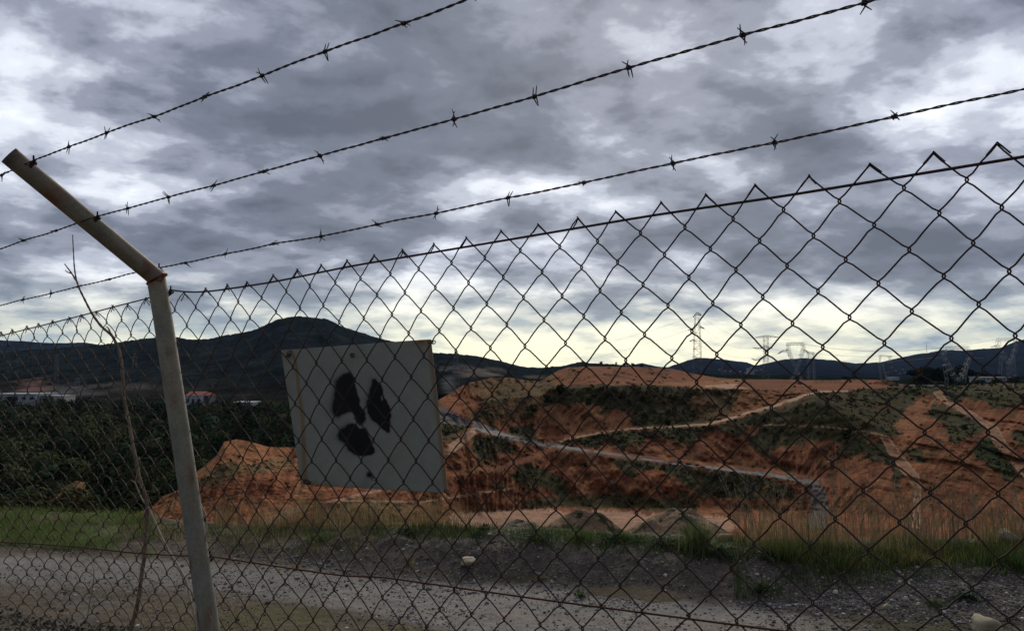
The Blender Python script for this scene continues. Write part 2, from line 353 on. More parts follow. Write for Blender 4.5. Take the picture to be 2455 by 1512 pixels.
PATCH = [
 ('tan', c4((440,380),(650,340),(930,365),(1050,380),(1180,310),(1330,290),(1350,430),(1200,500),(1070,600),(900,690),(780,700),(600,720),(420,690),(560,560),(430,430))),
 ('red', c4((180,540),(440,390),(430,500),(560,600),(400,680),(280,610))),
 ('scrub', c4((200,740),(430,760),(430,800),(230,900),(210,880))),
 ('scrub', c4((1330,420),(1600,405),(1900,420),(2300,420),(2300,640),(2000,740),(1820,640),(1700,620),(1580,660),(1580,560),(1350,560),(1270,600),(1200,590),(1180,500))),
 ('org', c4((1280,570),(1570,560),(1580,660),(1830,630),(1800,770),(1500,820),(1380,850),(1200,890),(1030,870),(950,700),(1100,600))),
 ('scrub', c4((920,620),(1050,600),(960,700),(920,680))), ('green', c4((1270,560),(1330,600),(1300,640))),
 ('green', c4((1180,500),(1260,490),(1250,560),(1080,590),(1070,560))),
 ('scrub', c4((760,760),(1000,740),(1020,860),(980,890),(800,840))),
 ('deep', c4((1070,760),(1200,750),(1300,830),(1200,900),(1060,860))),
 ('scrub', c4((1200,900),(1380,860),(1700,800),(2300,750),(2300,850),(1960,870),(1900,940),(1850,900),(1750,980),(1640,900),(1500,960),(1400,920))),
 ('scrub', c4((480,830),(760,870),(850,930),(820,990),(700,1000),(600,1060),(520,1040),(460,950))),
 ('scrub', c4((860,1100),(950,1080),(1100,1130),(1250,1220),(1340,1330),(1200,1370),(1100,1290),(900,1280),(800,1200))),
 ('scrub', c4((640,1240),(740,1250),(730,1290),(650,1280))),
 ('scrub', c4((1700,1100),(1830,1080),(1900,1200),(1800,1180))),
 ('olive', c4((1340,1350),(1600,1340),(1900,1350),(2199,1390),(2400,1400),(2400,1500),(1700,1460),(1300,1450),(900,1460),(830,1440),(1000,1390))),
 ('scrub', c5((-150,440),(450,450),(850,480),(1250,495),(1200,600),(1130,700),(1000,800),(900,815),(400,850),(190,840),(190,690),(0,680),(-150,640))),
 ('tan', c5((780,560),(1250,520),(1200,650),(1050,780),(880,790),(720,660))),
 ('org', c5((1250,495),(1530,500),(2117,480),(1950,500),(1550,640),(1180,740),(1080,780),(1200,600))),
 ('scrub', c5((1180,770),(1560,660),(1950,520),(2150,510),(2150,960),(1700,1010),(1600,1040),(1500,1120),(1340,1060),(1300,960),(1420,850),(1300,830),(1000,835))),
 ('scrub', c5((0,900),(450,860),(900,830),(1300,840),(1200,960),(1080,880),(900,880),(780,1000),(640,1000),(480,930),(350,960),(200,980),(0,1010))),
 ('olive', c5((1700,1010),(1600,1040),(1450,1120),(1340,1070),(1500,1000))),
 ('scrub', c5((0,1130),(300,1170),(700,1230),(1100,1270),(1500,1330),(1700,1400),(1750,1512),(600,1512),(760,1400),(500,1260),(280,1240),(100,1200))),
 ('red', c5((280,1240),(500,1250),(520,1330),(420,1420),(260,1330))),
 ('scrub', c6((-30,545),(300,515),(700,480),(900,450),(1200,445),(2117,430),(2900,430),(2900,640),(2117,640),(1800,680),(1730,600),(1600,580),(1450,620),(1300,600),(1230,520),(1120,560),(880,850),(1000,900),(900,940),(760,920),(650,940),(640,1100),(560,1120),(330,1150),(400,1000),(300,960),(0,960))),
 ('org', c6((1130,570),(1190,600),(1190,700),(1060,830),(1110,900),(880,850))),
 ('scrub', c6((1240,620),(1400,650),(1700,800),(1760,850),(1700,900),(1500,1000),(1430,1010),(1380,880),(1330,780),(1200,740))),
 ('green', c6((1700,960),(1800,950),(1950,1120),(2050,1240),(2040,1310),(1950,1340),(1780,1200),(1590,1080))),
 ('scrub', c6((2117,850),(2000,900),(2050,1000),(2117,1010),(2500,1000),(2500,800))),
 ('scrub', c6((650,1000),(780,960),(880,1140),(1000,1300),(960,1330),(870,1210),(620,1150))),
 ('scrub', c6((1000,1050),(1150,1050),(1200,1150),(1100,1180))), ('scrub', c6((880,1200),(960,1240),(930,1440),(890,1440))),
 ('org', c6((700,400),(840,405),(900,440),(820,480),(640,480))),
 ('tan', c2((1740,960),(1900,930),(2100,980),(2268,1000),(2268,1160),(2000,1190),(1700,1140),(1600,1250),(1560,1180))),
 ('tan', cb((560,200),(900,130),(1350,180),(1400,330),(1300,395),(700,380),(500,330))),
 ('scrub', [(-300,1150),(110,1195),(160,1150),(330,1150),(330,1300),(-300,1300)]),
 ('scrub', [(-300,1240),(60,1210),(107,1206),(150,1175),(183,1160),(230,1150),(260,1260),(60,1260)]),
 ('tan', [(92,1214),(140,1180),(158,1150),(206,1152),(208,1168),(172,1184),(145,1206)]),
 ('org', [(455,1150),(500,1108),(520,1085),(537,1050),(640,1050),(720,1060),(720,1092),(620,1105),(560,1135),(500,1150)]), ('tan', [(470,1150),(520,1115),(560,1100),(600,1125),(540,1160),(480,1170)]),
 ('pale', cc((-600,300),(0,270),(300,262),(560,290),(800,265),(1340,305),(1700,330),(2010,340),(2150,420),(1950,520),(1400,560),(200,520),(-700,480))),
]
CL = dict(tan=TAN, red=RED, scrub=SCRUB, org=ORG*.85, green=DGRN, deep=RED2*.9, olive=OLV, pale=PALE*.8)
veg = np.zeros(Uu.shape)
for nm, pl in PATCH:
    mk = in_poly(wu, wv, pl); c = CL[nm]
    if nm == 'scrub':
        c = SCRUB+(DGRN-SCRUB)*np.clip(.4+nz, 0, 1)[..., None]; c = c+(RED2*.8-c)*np.clip(nz*2.2-.35, 0, .75)[..., None]
    if nm == 'tan': c = TAN+(SCRUB-TAN)*np.clip(.35+nz*1.5, 0, 1)[..., None]
    blend(c, mk); veg = np.where(mk, {'scrub': 1., 'green': 1.3, 'tan': .22, 'olive': .5}.get(nm, 0.), veg)
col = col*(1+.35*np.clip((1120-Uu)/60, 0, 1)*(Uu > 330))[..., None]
# plateau top
pt = (Tt > 5.0) & (Uu > 1330) & (Uu < 2140)
blend(RED*.92+.0*nz[..., None], pt & (nz < .25)); veg[pt] = 0
for pl, c in ((c5((0,440),(420,440),(700,420),(900,410),(1250,400),(1180,450),(1300,490),(850,480),(450,450),(0,450)), ORG), (c5((900,455),(1200,435),(1260,470),(1350,485),(900,470)), PALE),
              (c5((1290,400),(1500,392),(1950,415),(1700,440),(1600,490),(1330,485),(1170,460)), RED2*1.15)):
    blend(c, in_poly(Uu, wv*.2+Vv*.8, pl))
wall_back = (Tt > 6.02); blend(SCRUB, wall_back)
left_low = (Uu < 330); 
# roads and tracks
def band(center, width):
    """polygon along a centre line"""
    a = np.array(center, float); wd = np.broadcast_to(width, len(a)); t = np.gradient(a, axis=0); t /= np.linalg.norm(t, axis=1)[:, None]
    nrm = np.stack([-t[:, 1], t[:, 0]], -1)*wd[:, None]/2
    return [tuple(x) for x in np.vstack([a+nrm, (a-nrm)[::-1]])]
ROAD_P = [band(c4((470,745),(560,775),(770,850),(1050,912),(1300,945),(1500,980),(1700,1005),(1900,1035),(2199,1080))+c5((700,1195),(1100,1245),(1500,1295),(1750,1330)), [18,19,12,8.5,7,6.5,6,6,6,6,6.5,8,13]),
          c5((1700,1305),(1850,1330),(1960,1352),(2040,1450),(2065,1600),(2030,1800),(1840,1800),(1900,1600),(1870,1450),(1800,1375),(1690,1335)),
          c4((150,560),(250,610),(470,735),(440,765),(200,740),(130,720))]
TRACK_P = [band(c4((500,800),(430,850),(225,1000)), [14,20,24]), c6((615,882),(700,897),(840,930),(950,1080),(1130,1300),(1150,1400),(1140,1800),(1060,1800),(1085,1420),(1000,1310),(860,1130),(755,935),(700,912)),
           c6((1250,520),(1330,500),(1400,600),(1560,660),(1870,840),(1960,1000),(2117,1180),(2400,1420),(2400,1600),(2117,1325),(1950,1135),(1830,1010),(1760,840),(1450,660),(1340,605)),
           band(c4((1200,893),(1380,852),(1700,795))+c5((450,848),(900,822),(1180,748),(1560,645),(1850,540),(1960,513),(2250,508)), [6,5,4,4,5,7,7,6,5,4]),
           band(cb((-60,395),(90,340),(260,262),(520,182)), [12,20,18,8]), band(cb((560,175),(700,148),(1060,70)), [4,7,6]), band(cb((700,160),(1400,170),(1900,95),(2200,50)), [4,6,7,4]),
           band(c5((1450,826),(1700,828),(2000,842))+c6((400,860),(620,888)), [3,3,3,3,4])]
su = Uu+fbm(xyz(Uu/9, Vv/9, 21), 3)*1.6; sv = Vv+fbm(xyz(Uu/9, Vv/9, 31), 3)*1.3
road_m = np.zeros(Uu.shape, bool); trk_m = np.zeros(Uu.shape, bool)
for p in ROAD_P: road_m |= in_poly(su, sv, p)
for p in TRACK_P: trk_m |= in_poly(su, sv, p)
trk_m &= ~road_m
blend(ROADC+(GREY-ROADC)*np.clip((Uu[..., None]-1100)/170, 0, 1)*.95, road_m); blend(GREY*.6, in_poly(su, sv, ROAD_P[2])); blend(GREY*.42*(1+.5*nz[..., None])+RED*.12, in_poly(su, sv, ROAD_P[1]))
blend(TRK*(1+.25*nz[..., None]), trk_m); 
core = np.zeros(Uu.shape, bool)
for p in TRACK_P[1:3]: core |= poly_dist(su, sv, p) < -3.5
blend(ORG*.75, core & trk_m)
veg = np.where((veg == 0) & (Uu > 330) & (Vv < 1225), .10*np.clip(.6+nz*3, 0, 2), veg)
veg[road_m | trk_m] = 0
col = np.clip(col, .012, .8)
QP = at(Uu, Vv, Yy)
nr, nc = Uu.shape
idx = np.arange(nr*nc).reshape(nr, nc)
quad = np.stack([idx[:-1, :-1], idx[:-1, 1:], idx[1:, 1:], idx[1:, :-1]], -1).reshape(-1, 4)
fr = (road_m[:-1, :-1] & road_m[1:, 1:] & road_m[:-1, 1:] & road_m[1:, :-1]).ravel(); ft = (trk_m[:-1, :-1] & trk_m[1:, 1:] & trk_m[:-1, 1:] & trk_m[1:, :-1]).ravel() & ~fr
def sub(name, mask, mat):
    q = quad[mask]; ids, inv = np.unique(q, return_inverse=True)
    return mesh_obj(name, QP.reshape(-1, 3)[ids], inv.reshape(-1, 4), mat, col=col.reshape(-1, 3)[ids], smooth=True)
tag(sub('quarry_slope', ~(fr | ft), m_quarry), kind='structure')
tag(sub('haul_road', fr, m_road_far), kind='structure')
tag(sub('dirt_track', ft, m_road_far), kind='structure')

# ------------------------------------------------------------------ ground: the ledge we stand on, its edge and the valley floor
EDGE = curve([(-600, 1222), (0, 1224), (350, 1234), (480, 1258), (700, 1258), (1000, 1262), (1300, 1270), (1600, 1284), (1800, 1298), (2000, 1300), (2300, 1292), (2455, 1288), (3200, 1288)])
BERM = curve([(0, .0), (450, .03), (700, .10), (1000, .19), (1500, .22), (2000, .16), (2455, .14)])
BASEV = curve([(-600, 1320), (0, 1322), (500, 1345), (700, 1358), (900, 1375), (1100, 1392), (1300, 1402), (1500, 1418), (1700, 1436), (2000, 1480), (2300, 1520), (3200, 1560)])
def ledge_z(x, y):
    u = CU+F*x/np.maximum(y, .5)/1.002
    u = np.clip(u, -600, 3200); b = BERM(u); ye = (EYE-b)*F/(EDGE(u)-880); yb = EYE*F/(BASEV(u)-880)
    t = np.clip((y-yb)/np.maximum(ye-.35-yb, .2), 0, 1); t = t*t*(3-2*t)
    z = b*t
    over = np.maximum(y-ye, 0)
    return z, over, t, u
def ground_rel(x, y, t):
    p = xyz(x, y, 0)
    return fbm(p*.9, 3)*.03+fbm(p*5., 4)*.012*(1+2.6*t)+fbm(p*22., 3)*.006*(1+1.5*t)
gu = np.arange(-120, 2600, 2.9)
yk = np.concatenate([np.geomspace(2.0, 4.4, 12, endpoint=False), np.geomspace(4.4, 10.6, 300)])
GU, GY = np.meshgrid(gu, yk)
ga, _ = ray(GU, 880.); GX = ga*GY
z0, over, tt, uu = ledge_z(GX, GY)
zz = z0+ground_rel(GX, GY, tt)*np.clip(1-over, .3, 1)
zz = zz-np.where(over > 0, over*over*.35/(1+over*.35), 0)
GP = np.stack([GX, GY, zz], -1); gU, gV = uv_of(GP)
pw = xyz(GX, GY, 0)
nA = fbm(pw*1.1, 5, .6); nB = fbm(pw*4.+9, 4, .6); nC = fbm(pw*16.+3, 4, .6)
eu = gU+nB*22; ev = gV+nA*14+nB*9
BANKC = np.array((.130, .108, .084)); VERGE = np.array((.135, .105, .068)); GRVL = np.array((.215, .200, .182)); GRASSG = np.array((.075, .090, .034)); DRY = np.array((.15, .105, .062)); MOSS = np.array((.090, .082, .034))
gc = BANKC*np.ones(GU.shape+(1,))
def gb(c, m):
    global gc
    m = np.clip(m, 0, 1)[..., None]; gc = gc*(1-m)+c*m
gb(np.array((.085, .068, .058)), np.clip(.4+nA*1.6, 0, .8))
roadpoly = [(-400,1322),(0,1322),(300,1335),(480,1345),(700,1362),(900,1382),(1100,1402),(1300,1408),(1500,1425),(1650,1436),(1850,1466),(2050,1496),(2300,1540),(2300,1800),(1500,1700),(1150,1530),(1000,1488),(900,1470),(700,1440),(560,1420),(430,1405),(230,1396),(-400,1400)]
rd = poly_dist(gU+nB*6, gV+nB*5+nA*5, roadpoly)
rdm = np.clip(.5-(rd+nB*12+nC*8)/22, 0, 1)
gb(GRVL*(1+nA[..., None]*.35), rdm)
gb(np.array((.25, .20, .165)), np.clip(.5-np.abs(gV-(1462+(gU-900)*.045))/30+nA*.5, 0, .6)*(gU > 500)*rdm)
low = np.clip((gV+nA*26+nB*16-np.interp(gU, [0, 230, 430, 700, 900, 1150, 1300], [1400, 1398, 1408, 1442, 1472, 1530, 1800]))/26, 0, 1)
gb(VERGE*(.9+nA[..., None]*.4), low*np.clip(.8+nB*.5, 0, 1)*(gU < 1300)); gb(MOSS, low*(gU < 1300)*np.clip(nA*2.5+nB+.1, 0, .8)); gb(np.array((.15,.14,.14)), low*(gU < 420)*np.clip(nB*2.4-.25, 0, .7))
top = np.clip((np.interp(gU, [0, 350, 480, 1500, 2000, 2455], [1285, 1290, 1288, 1296, 1330, 1345])-ev)/14, 0, 1)
gb(GRASSG, top*.75); gb(np.array((.085, .130, .040)), np.clip((1292-ev)/12, 0, 1)*(gU < 300)*.9); gb(DRY, np.clip((1318-ev)/20, 0, 1)*(gU < 480)*.45)
gb(VERGE*.75, np.clip(1-np.abs(ev-1318-gU*.03)/22, 0, .8)*(gU < 750))
gb(MOSS*.9, np.clip(1-np.hypot((eu-1260)/190, (ev-1385)/14), 0, .8)); gb(MOSS*.8, np.clip(1.2-np.hypot((eu-2200)/280, (ev-1500)/34), 0, .8))
gb(np.array((.06,.055,.05)), (tt > .1)*(tt < .95)*np.clip(nC*1.6, 0, .6))
gc = np.clip(gc, .015, .6)
ginside = rdm > .5
n_r, n_c = GU.shape; gi = np.arange(n_r*n_c).reshape(n_r, n_c)
gq = np.stack([gi[:-1, :-1], gi[:-1, 1:], gi[1:, 1:], gi[1:, :-1]], -1).reshape(-1, 4)
gm = (ginside[:-1, :-1] & ginside[1:, 1:]).ravel()
for nm, mk, mt in (('ledge_ground', ~gm, m_ground), ('gravel_road', gm, m_groad)):
    q = gq[mk]; ids, inv = np.unique(q, return_inverse=True)
    tag(mesh_obj(nm, GP.reshape(-1, 3)[ids], inv.reshape(-1, 4), mt, col=gc.reshape(-1, 3)[ids], smooth=True), kind='structure')
# wide sheet: our plateau all round, the slope down behind its rim, the valley to the horizon
th = np.linspace(-math.pi, math.pi, 361); rr = np.concatenate([[0.01, 2], np.linspace(4, 14, 14), np.geomspace(16, 120, 30), np.geomspace(150, 20000, 30)])
TH, RR = np.meshgrid(th, rr); wx = RR*np.sin(TH); wy = RR*np.cos(TH)
z0, over, tt2, _ = ledge_z(wx, np.maximum(wy, .5)); frontal = (wy > 1.) & (np.abs(TH) < R(75))
side = np.clip((R(75)-np.abs(TH))/R(20), 0, 1)
ov = np.where(wy > 1, over, 0)*side
wz = np.where(wy > 1, z0*side, 0)-.06-np.clip(ov*.72, 0, 43.5)
wz = wz+np.where(RR > 60, fbm(xyz(wx*.01, wy*.01, 0), 4)*3*np.clip(ov/40, 0, 1), 0)
wi = np.arange(TH.size).reshape(TH.shape); wq = np.stack([wi[:-1, :-1], wi[:-1, 1:], wi[1:, 1:], wi[1:, :-1]], -1).reshape(-1, 4)
wc = np.where((ov > 20)[..., None], SCRUB*.9, VERGE*.8+0*wz[..., None])
tag(mesh_obj('ground', np.stack([wx, wy, wz], -1).reshape(-1, 3), wq[:, ::-1], m_ground, col=wc.reshape(-1, 3), smooth=True), kind='structure')

# ------------------------------------------------------------------ hills
def hill(name, crest, foot_v, foot_y, crest_y, colr, ragk, dispk, step=2.6, rows=46, lo=None, hi=None, colfn=None):
    cr = np.array(crest, float); lo = cr[0, 0] if lo is None else lo; hi = cr[-1, 0] if hi is None else hi
    us = np.arange(lo, hi, step); cv = np.interp(us, cr[:, 0], cr[:, 1])
    cv = cv+fbm(xyz(us/7, 0, crest_y), 4, .6)*ragk+fbm(xyz(us/45, 0, crest_y), 3)*ragk
    T = np.linspace(0, 1, rows)[:, None]; U = np.broadcast_to(us, (rows, len(us)))
    fv = foot_v(us) if callable(foot_v) else np.full_like(us, foot_v)
    Vh = fv+(cv-fv)*T; Yh = foot_y+(crest_y-foot_y)*T**1.2
    b = at(U, Vh, Yh)
    d = fbm(np.stack([b[..., 0]/crest_y*26, b[..., 1]/crest_y*10, b[..., 2]/crest_y*30], -1), 6, .55)
    Yh = Yh*(1+d*dispk*np.sin(np.clip(T, 0, 1)*math.pi*.9+.1))
    p = at(U, Vh, Yh)
    bk = at(us, cv+80, np.full_like(us, crest_y*1.3)); p = np.concatenate([p, bk[None]], 0)
    n = p.shape; i_ = np.arange(n[0]*n[1]).reshape(n[0], n[1])
    q = np.stack([i_[:-1, :-1], i_[:-1, 1:], i_[1:, 1:], i_[1:, :-1]], -1).reshape(-1, 4)
    nn = fbm(np.stack([b[..., 0]/crest_y*60, b[..., 1]/crest_y*20, b[..., 2]/crest_y*80], -1), 5, .6)
    c = np.array(colr)*(1+nn*1.1)[..., None]
    if colfn is not None: c = colfn(U, Vh, nn, c)
    c = np.concatenate([c, c[-1:]], 0)
    return tag(mesh_obj(name, p.reshape(-1, 3), q, m_hill, col=np.clip(c, .005, .8).reshape(-1, 3), smooth=True), kind='structure')
hill('far_hills', [(-400,800),(-100,812),(0,815),(60,817),(100,821),(150,822),(200,820),(235,825),(270,828),(400,840)], 900, 3000, 4400, (.014, .020, .028), 1.0, .05)  # blue of distant haze put into the base colour
hill('far_hills', [(1400,882),(1500,877),(1540,870),(1575,878),(1600,880),(1650,863),(1671,857),(1700,858),(1740,862),(1790,868),(1812,876),(1840,870),(1880,861),(1930,858),(2000,863),(2050,870),(2110,868),
   (2160,856),(2200,848),(2222,846),(2260,838),(2310,840),(2350,836),(2400,833),(2430,820),(2455,813),(2700,790)], 912, 2200, 5200, (.010, .015, .022), .8, .05)  # navy base colour carries part of the distance haze
def lcol(U, V_, nn, c):
    k = np.clip((V_-905)/30, 0, 1)[..., None]; c = c*(1-k)+np.array((.024, .023, .018))*(1+nn[..., None])*k
    for (cu, cvv, su_, sv_, cc_) in ((85, 925, 55, 18, (.20, .12, .10)), (180, 935, 60, 16, (.10, .095, .095)), (290, 925, 60, 8, (.09, .08, .07)), (1150, 893, 55, 11, (.19, .16, .13)), (1100, 880, 60, 6, (.09, .085, .08)), (1075, 920, 16, 22, (.10, .10, .10)), (1285, 905, 30, 5, (.12, .10, .08))):
        m = np.clip(1.3-np.hypot((U-cu)/su_, (V_-cvv)/sv_)+nn*1.2, 0, 1)[..., None]; c = c*(1-m)+np.array(cc_)*m
    return c
CREST_L = [(-400,850),(0,842),(120,836),(200,829),(270,824),(300,817),(340,812),(380,808),(420,807),(450,812),(500,813),(540,803),(560,800),(600,792),(620,786),(645,774),(665,765),(690,760),(720,758),(745,760),(780,764),(800,772),(820,783),(850,792),
   (880,801),(920,813),(960,822),(1000,834),(1040,846),(1090,848),(1130,851),(1160,856),(1200,866),(1240,876),(1265,880),(1300,879),(1345,876),(1385,868),(1430,870),(1480,873),(1530,880),(1600,900)]
hill('hills', CREST_L, lambda u: np.where(u < 1050, 985, 945), 780, 2100, (.016, .021, .019), 1.9, .06, colfn=lcol)
hill('wooded_rise', [(1560,905),(1640,893),(1700,895),(1760,898),(1900,898),(2000,902),(2100,905),(2200,905),(2455,900),(2700,900)], 935, 700, 1300, (.014, .018, .010), 1.6, .05)

# ------------------------------------------------------------------ foliage
def leaf_cloud(cen, rad, n, size, seed, flat=.8, shell=.55):
    """n leaf-clump quads spread through a lumpy crown; returns (4n,3) verts"""
    g = np.random.default_rng(seed)
    d = g.normal(size=(n, 3)); d /= np.linalg.norm(d, axis=1)[:, None]
    lump = 1+.35*fbm(d*2.1+seed, 3)*1.6
    r_ = (shell+(1-shell)*g.random(n))**.7*lump
    c = np.array(cen)+d*r_[:, None]*np.array(rad)
    nn_ = d+g.normal(size=(n, 3))*.45+np.array((0, 0, .35)); nn_ /= np.linalg.norm(nn_, axis=1)[:, None]
    a = np.cross(nn_, g.normal(size=(n, 3))); a /= np.linalg.norm(a, axis=1)[:, None]+1e-9
    b = np.cross(a, nn_)
    s = size*(.55+.9*g.random(n))[:, None]
    q = np.stack([c-a*s, c-b*s*flat, c+a*s*.9, c+b*s*flat], 1)
    return q.reshape(-1, 3)
def quads(n): return np.arange(n*4).reshape(n, 4)
def crown_cols(n, base, seed, var=.35):
    g = np.random.default_rng(seed); k = (1+var*(g.random(n)*2-1))
    c = np.array(base)*k[:, None]; c[:, 0] *= 1+.25*(g.random(n)-.5); return np.repeat(c, 4, 0)
# the wood below the ledge, one mass
tmpl = [leaf_cloud((0, 0, 0), (1, 1, 1.05), 620, .115, s_, shell=.45) for s_ in range(6)]
VS, CS = [], []
g = np.random.default_rng(11)
cnt = 0
spots = []
while cnt < 1150:
    y = 185*(830/185)**(g.random()**.85); u = g.uniform(-220, 1100)
    if u > 760 and y < 420: continue
    a, _ = ray(u, 880); spots.append((a*y, y)); cnt += 1
def valley_z(y): return -43.5+np.interp(y, [180, 300, 500, 830], [1.5, 2.5, 3., 2.5])
for i, (x, y) in enumerate(spots):
    hgt = g.uniform(6, 13)+(4 if g.random() < .12 else 0); rw = g.uniform(3.0, 6.2)*(1.0 if y < 450 else 1.25); zz_ = valley_z(y)+hgt-rw
    t = tmpl[i % 6]; an = g.uniform(0, 6.28); ca, sa = math.cos(an), math.sin(an)
    st_ = 1 if y < 330 else 2; tv = t.reshape(-1, 4, 3)[::st_]; mc_ = tv.mean(1, keepdims=True); tv = (mc_+(tv-mc_)*(1 if st_ == 1 else 1.35)).reshape(-1, 3)
    v = np.stack([tv[:, 0]*ca-tv[:, 1]*sa, tv[:, 0]*sa+tv[:, 1]*ca, tv[:, 2]*g.uniform(.9, 1.3)], -1)*rw+np.array((x, y, zz_))
    VS.append(v); bc = np.array((.048, .060, .026))*g.choice([.4, .7, 1., 1.35, 1.8])*g.uniform(.8, 1.2); bc[0] *= g.uniform(.8, 1.3)
    CS.append(crown_cols(len(v)//4, bc, i, .14))
VS = np.concatenate(VS); CS = np.concatenate(CS)
tag(mesh_obj('forest', VS, quads(len(VS)//4), m_leaf, col=CS), 'dark evergreen wood filling the valley below the ledge', 'forest', kind='stuff')
# a floor of undergrowth beneath it
yy_ = np.geomspace(150, 1100, 50); uu_ = np.linspace(-500, 1300, 120); UU, YY = np.meshgrid(uu_, yy_); aa, _ = ray(UU, 880.)
fz = valley_z(YY)+fbm(xyz(aa*YY*.03, YY*.03, 0), 3)*1.5+4.
fi = np.arange(UU.size).reshape(UU.shape); fq = np.stack([fi[:-1, :-1], fi[:-1, 1:], fi[1:, 1:], fi[1:, :-1]], -1).reshape(-1, 4)
tag(mesh_obj('valley_floor', np.stack([aa*YY, YY, fz], -1).reshape(-1, 3), fq, m_hill, col=np.tile((.018, .020, .012), (UU.size, 1)), smooth=True), kind='structure')

# scrub on the quarry faces: too many to count
cand = np.argwhere((veg > 0) & (Tt > 2.0) & (Tt < 5.98) & (Uu > -60) & (Uu < 2500))
pick = cand[g.choice(len(cand), 8000, replace=False)]
vs, cs = [], []
for k, (i, j) in enumerate(pick):
    if g.random() > veg[i, j]: continue
    p = QP[i, j]; s = max(p[1]*.0020, .30)*g.uniform(.5, 1.8)
    n = 9; q = leaf_cloud(p+np.array((0, -.1, s*.3)), (s, s, s*.7), n, s*.40, int(g.integers(1e6)), shell=.3)
    kk = g.random(); bc = (.048, .048, .022) if kk < .6 else ((.075, .056, .029) if kk < .85 else (.050, .070, .024))
    vs.append(q); cs.append(crown_cols(n, np.array(bc)*g.uniform(.7, 1.4), k))
vs = np.concatenate(vs); cs = np.concatenate(cs)
tag(mesh_obj('scrub', vs, quads(len(vs)//4), m_leaf, col=cs), 'low dark scrub growing over the quarry slopes', 'scrub', kind='stuff')
def qpoint(u, v):
    """point of the quarry surface in the direction (u, v)"""
    j = int(np.argmin(np.abs(u_arr-u))); c = np.where(Tt[:, j] < 6.01)[0]; i = c[int(np.argmin(np.abs(Vv[c, j]-v)))]
    return QP[i, j]
def tree(name, p, h, w, label, cat, group=None, base=(.028, .036, .016), n=260, seed=1, trunk=True, leaf=.13, low=.28):
    root = empty(name, p, label, cat, group)
    if trunk:
        mb = MB(); g2 = random.Random(seed); z = np.linspace(0, h*.75, 5)
        mb.tube([(p[0]+g2.uniform(-.03, .03)*h*k/4, p[1], p[2]+zz2) for k, zz2 in enumerate(z)], np.linspace(h*.028, h*.01, 5), 6)
        for k in range(5):
            a = g2.uniform(0, 6.28); z1 = h*g2.uniform(.3, .6); mb.tube([(p[0], p[1], p[2]+z1), (p[0]+math.cos(a)*w*.33, p[1]+math.sin(a)*w*.33, p[2]+z1+h*.18)], [h*.011, h*.005], 4)
        mb.build('trunk', m_bark, root)
    q = []; g2 = np.random.default_rng(seed)
    for k in range(6):
        c = (g2.uniform(-.27, .27)*w, g2.uniform(-.27, .27)*w, h*(low+.12+(1-low-.3)*k/5))
        q.append(leaf_cloud(np.array(p)+c, (w*.33, w*.33, h*.2), n//6, w*leaf*.5, seed*10+k, shell=.25))
    q = np.concatenate(q); mesh_obj('crown', q, quads(len(q)//4), m_leaf, root, col=crown_cols(len(q)//4, base, seed, .45))
    return root
m_bark = M_plain('bark', (.10, .075, .055), .9, 0, .3, 2)
# shrubs on the quarry faces
for k, (u, v, wpx, lab) in enumerate([(1311, 963, 26, 'round dark green shrub left of the orange bare face'), (1275, 985, 24, 'dark shrub lowest of the row along the tan hill foot'), (1345, 944, 34, 'wide green shrub just below the plateau edge above the orange face'),
        (1410, 968, 20, 'small dark shrub on the orange face under the scrub band'), (2036, 1046, 34, 'large dark shrub alone on the scrubby slope beside the left track'), (1830, 1010, 22, 'green shrub just under the sloping track'), (1400, 1118, 16, 'small shrub on the red slope below the grey haul road'),
        (2310, 1030, 20, 'dark shrub on the red slope between the two dirt tracks'), (1600, 1018, 20, 'dark shrub on the scrub bank below the thin track')]):
    p = qpoint(u, v); s = wpx/F*p[1]
    tree('shrub', p-np.array((0, 0, .3)), s*.75, s, lab, 'shrub', 'shrubs on the quarry faces', (.026, .036, .015), 200, 40+k, False, .2, .05)
def bare_shrub(p, h, seed, lab):
    mb = MB(); g2 = random.Random(seed)
    def br(a, d, l, r_, lev):
        b = a+d*l; mb.tube([a, (a+b)/2+np.array([g2.uniform(-.06, .06)*l for _ in range(3)]), b], [r_, r_*.8, r_*.55], 4, cap=False)
        if lev:
            for _ in range(3):
                e = d+np.array([g2.uniform(-.55, .55), g2.uniform(-.55, .55), g2.uniform(-.05, .5)]); e /= np.linalg.norm(e); br(b if _ else (a+b)/2, e, l*.62, r_*.6, lev-1)
    for k in range(6):
        d = np.array((g2.uniform(-.6, .6), g2.uniform(-.5, .5), 1.)); d /= np.linalg.norm(d); br(np.array(p, float), d, h*.42, h*.011, 3)
    o = mb.build('bare_shrub', m_twigpale); tag(o, lab, 'bare shrub', 'leafless shrubs on the bench'); o.location = (0, 0, 0)
    return o
m_twigpale = M_plain('pale dry twigs', (.24, .20, .15), .9, 0, .2, 2)
for k, (u, v, h, lab) in enumerate([(1500, 958, 44, 'tallest pale leafless shrub, in the scrub below the plateau edge'), (1600, 950, 34, 'pale leafless shrub right of the tallest one, below the plateau'), (1635, 952, 30, 'small leafless shrub closest to the end of the light sandy track'), (1700, 965, 32, 'greyish leafless shrub on the brown slope under the sandy road')]):
    p = qpoint(u, v); bare_shrub(p, h/F*p[1], 5+k, lab)
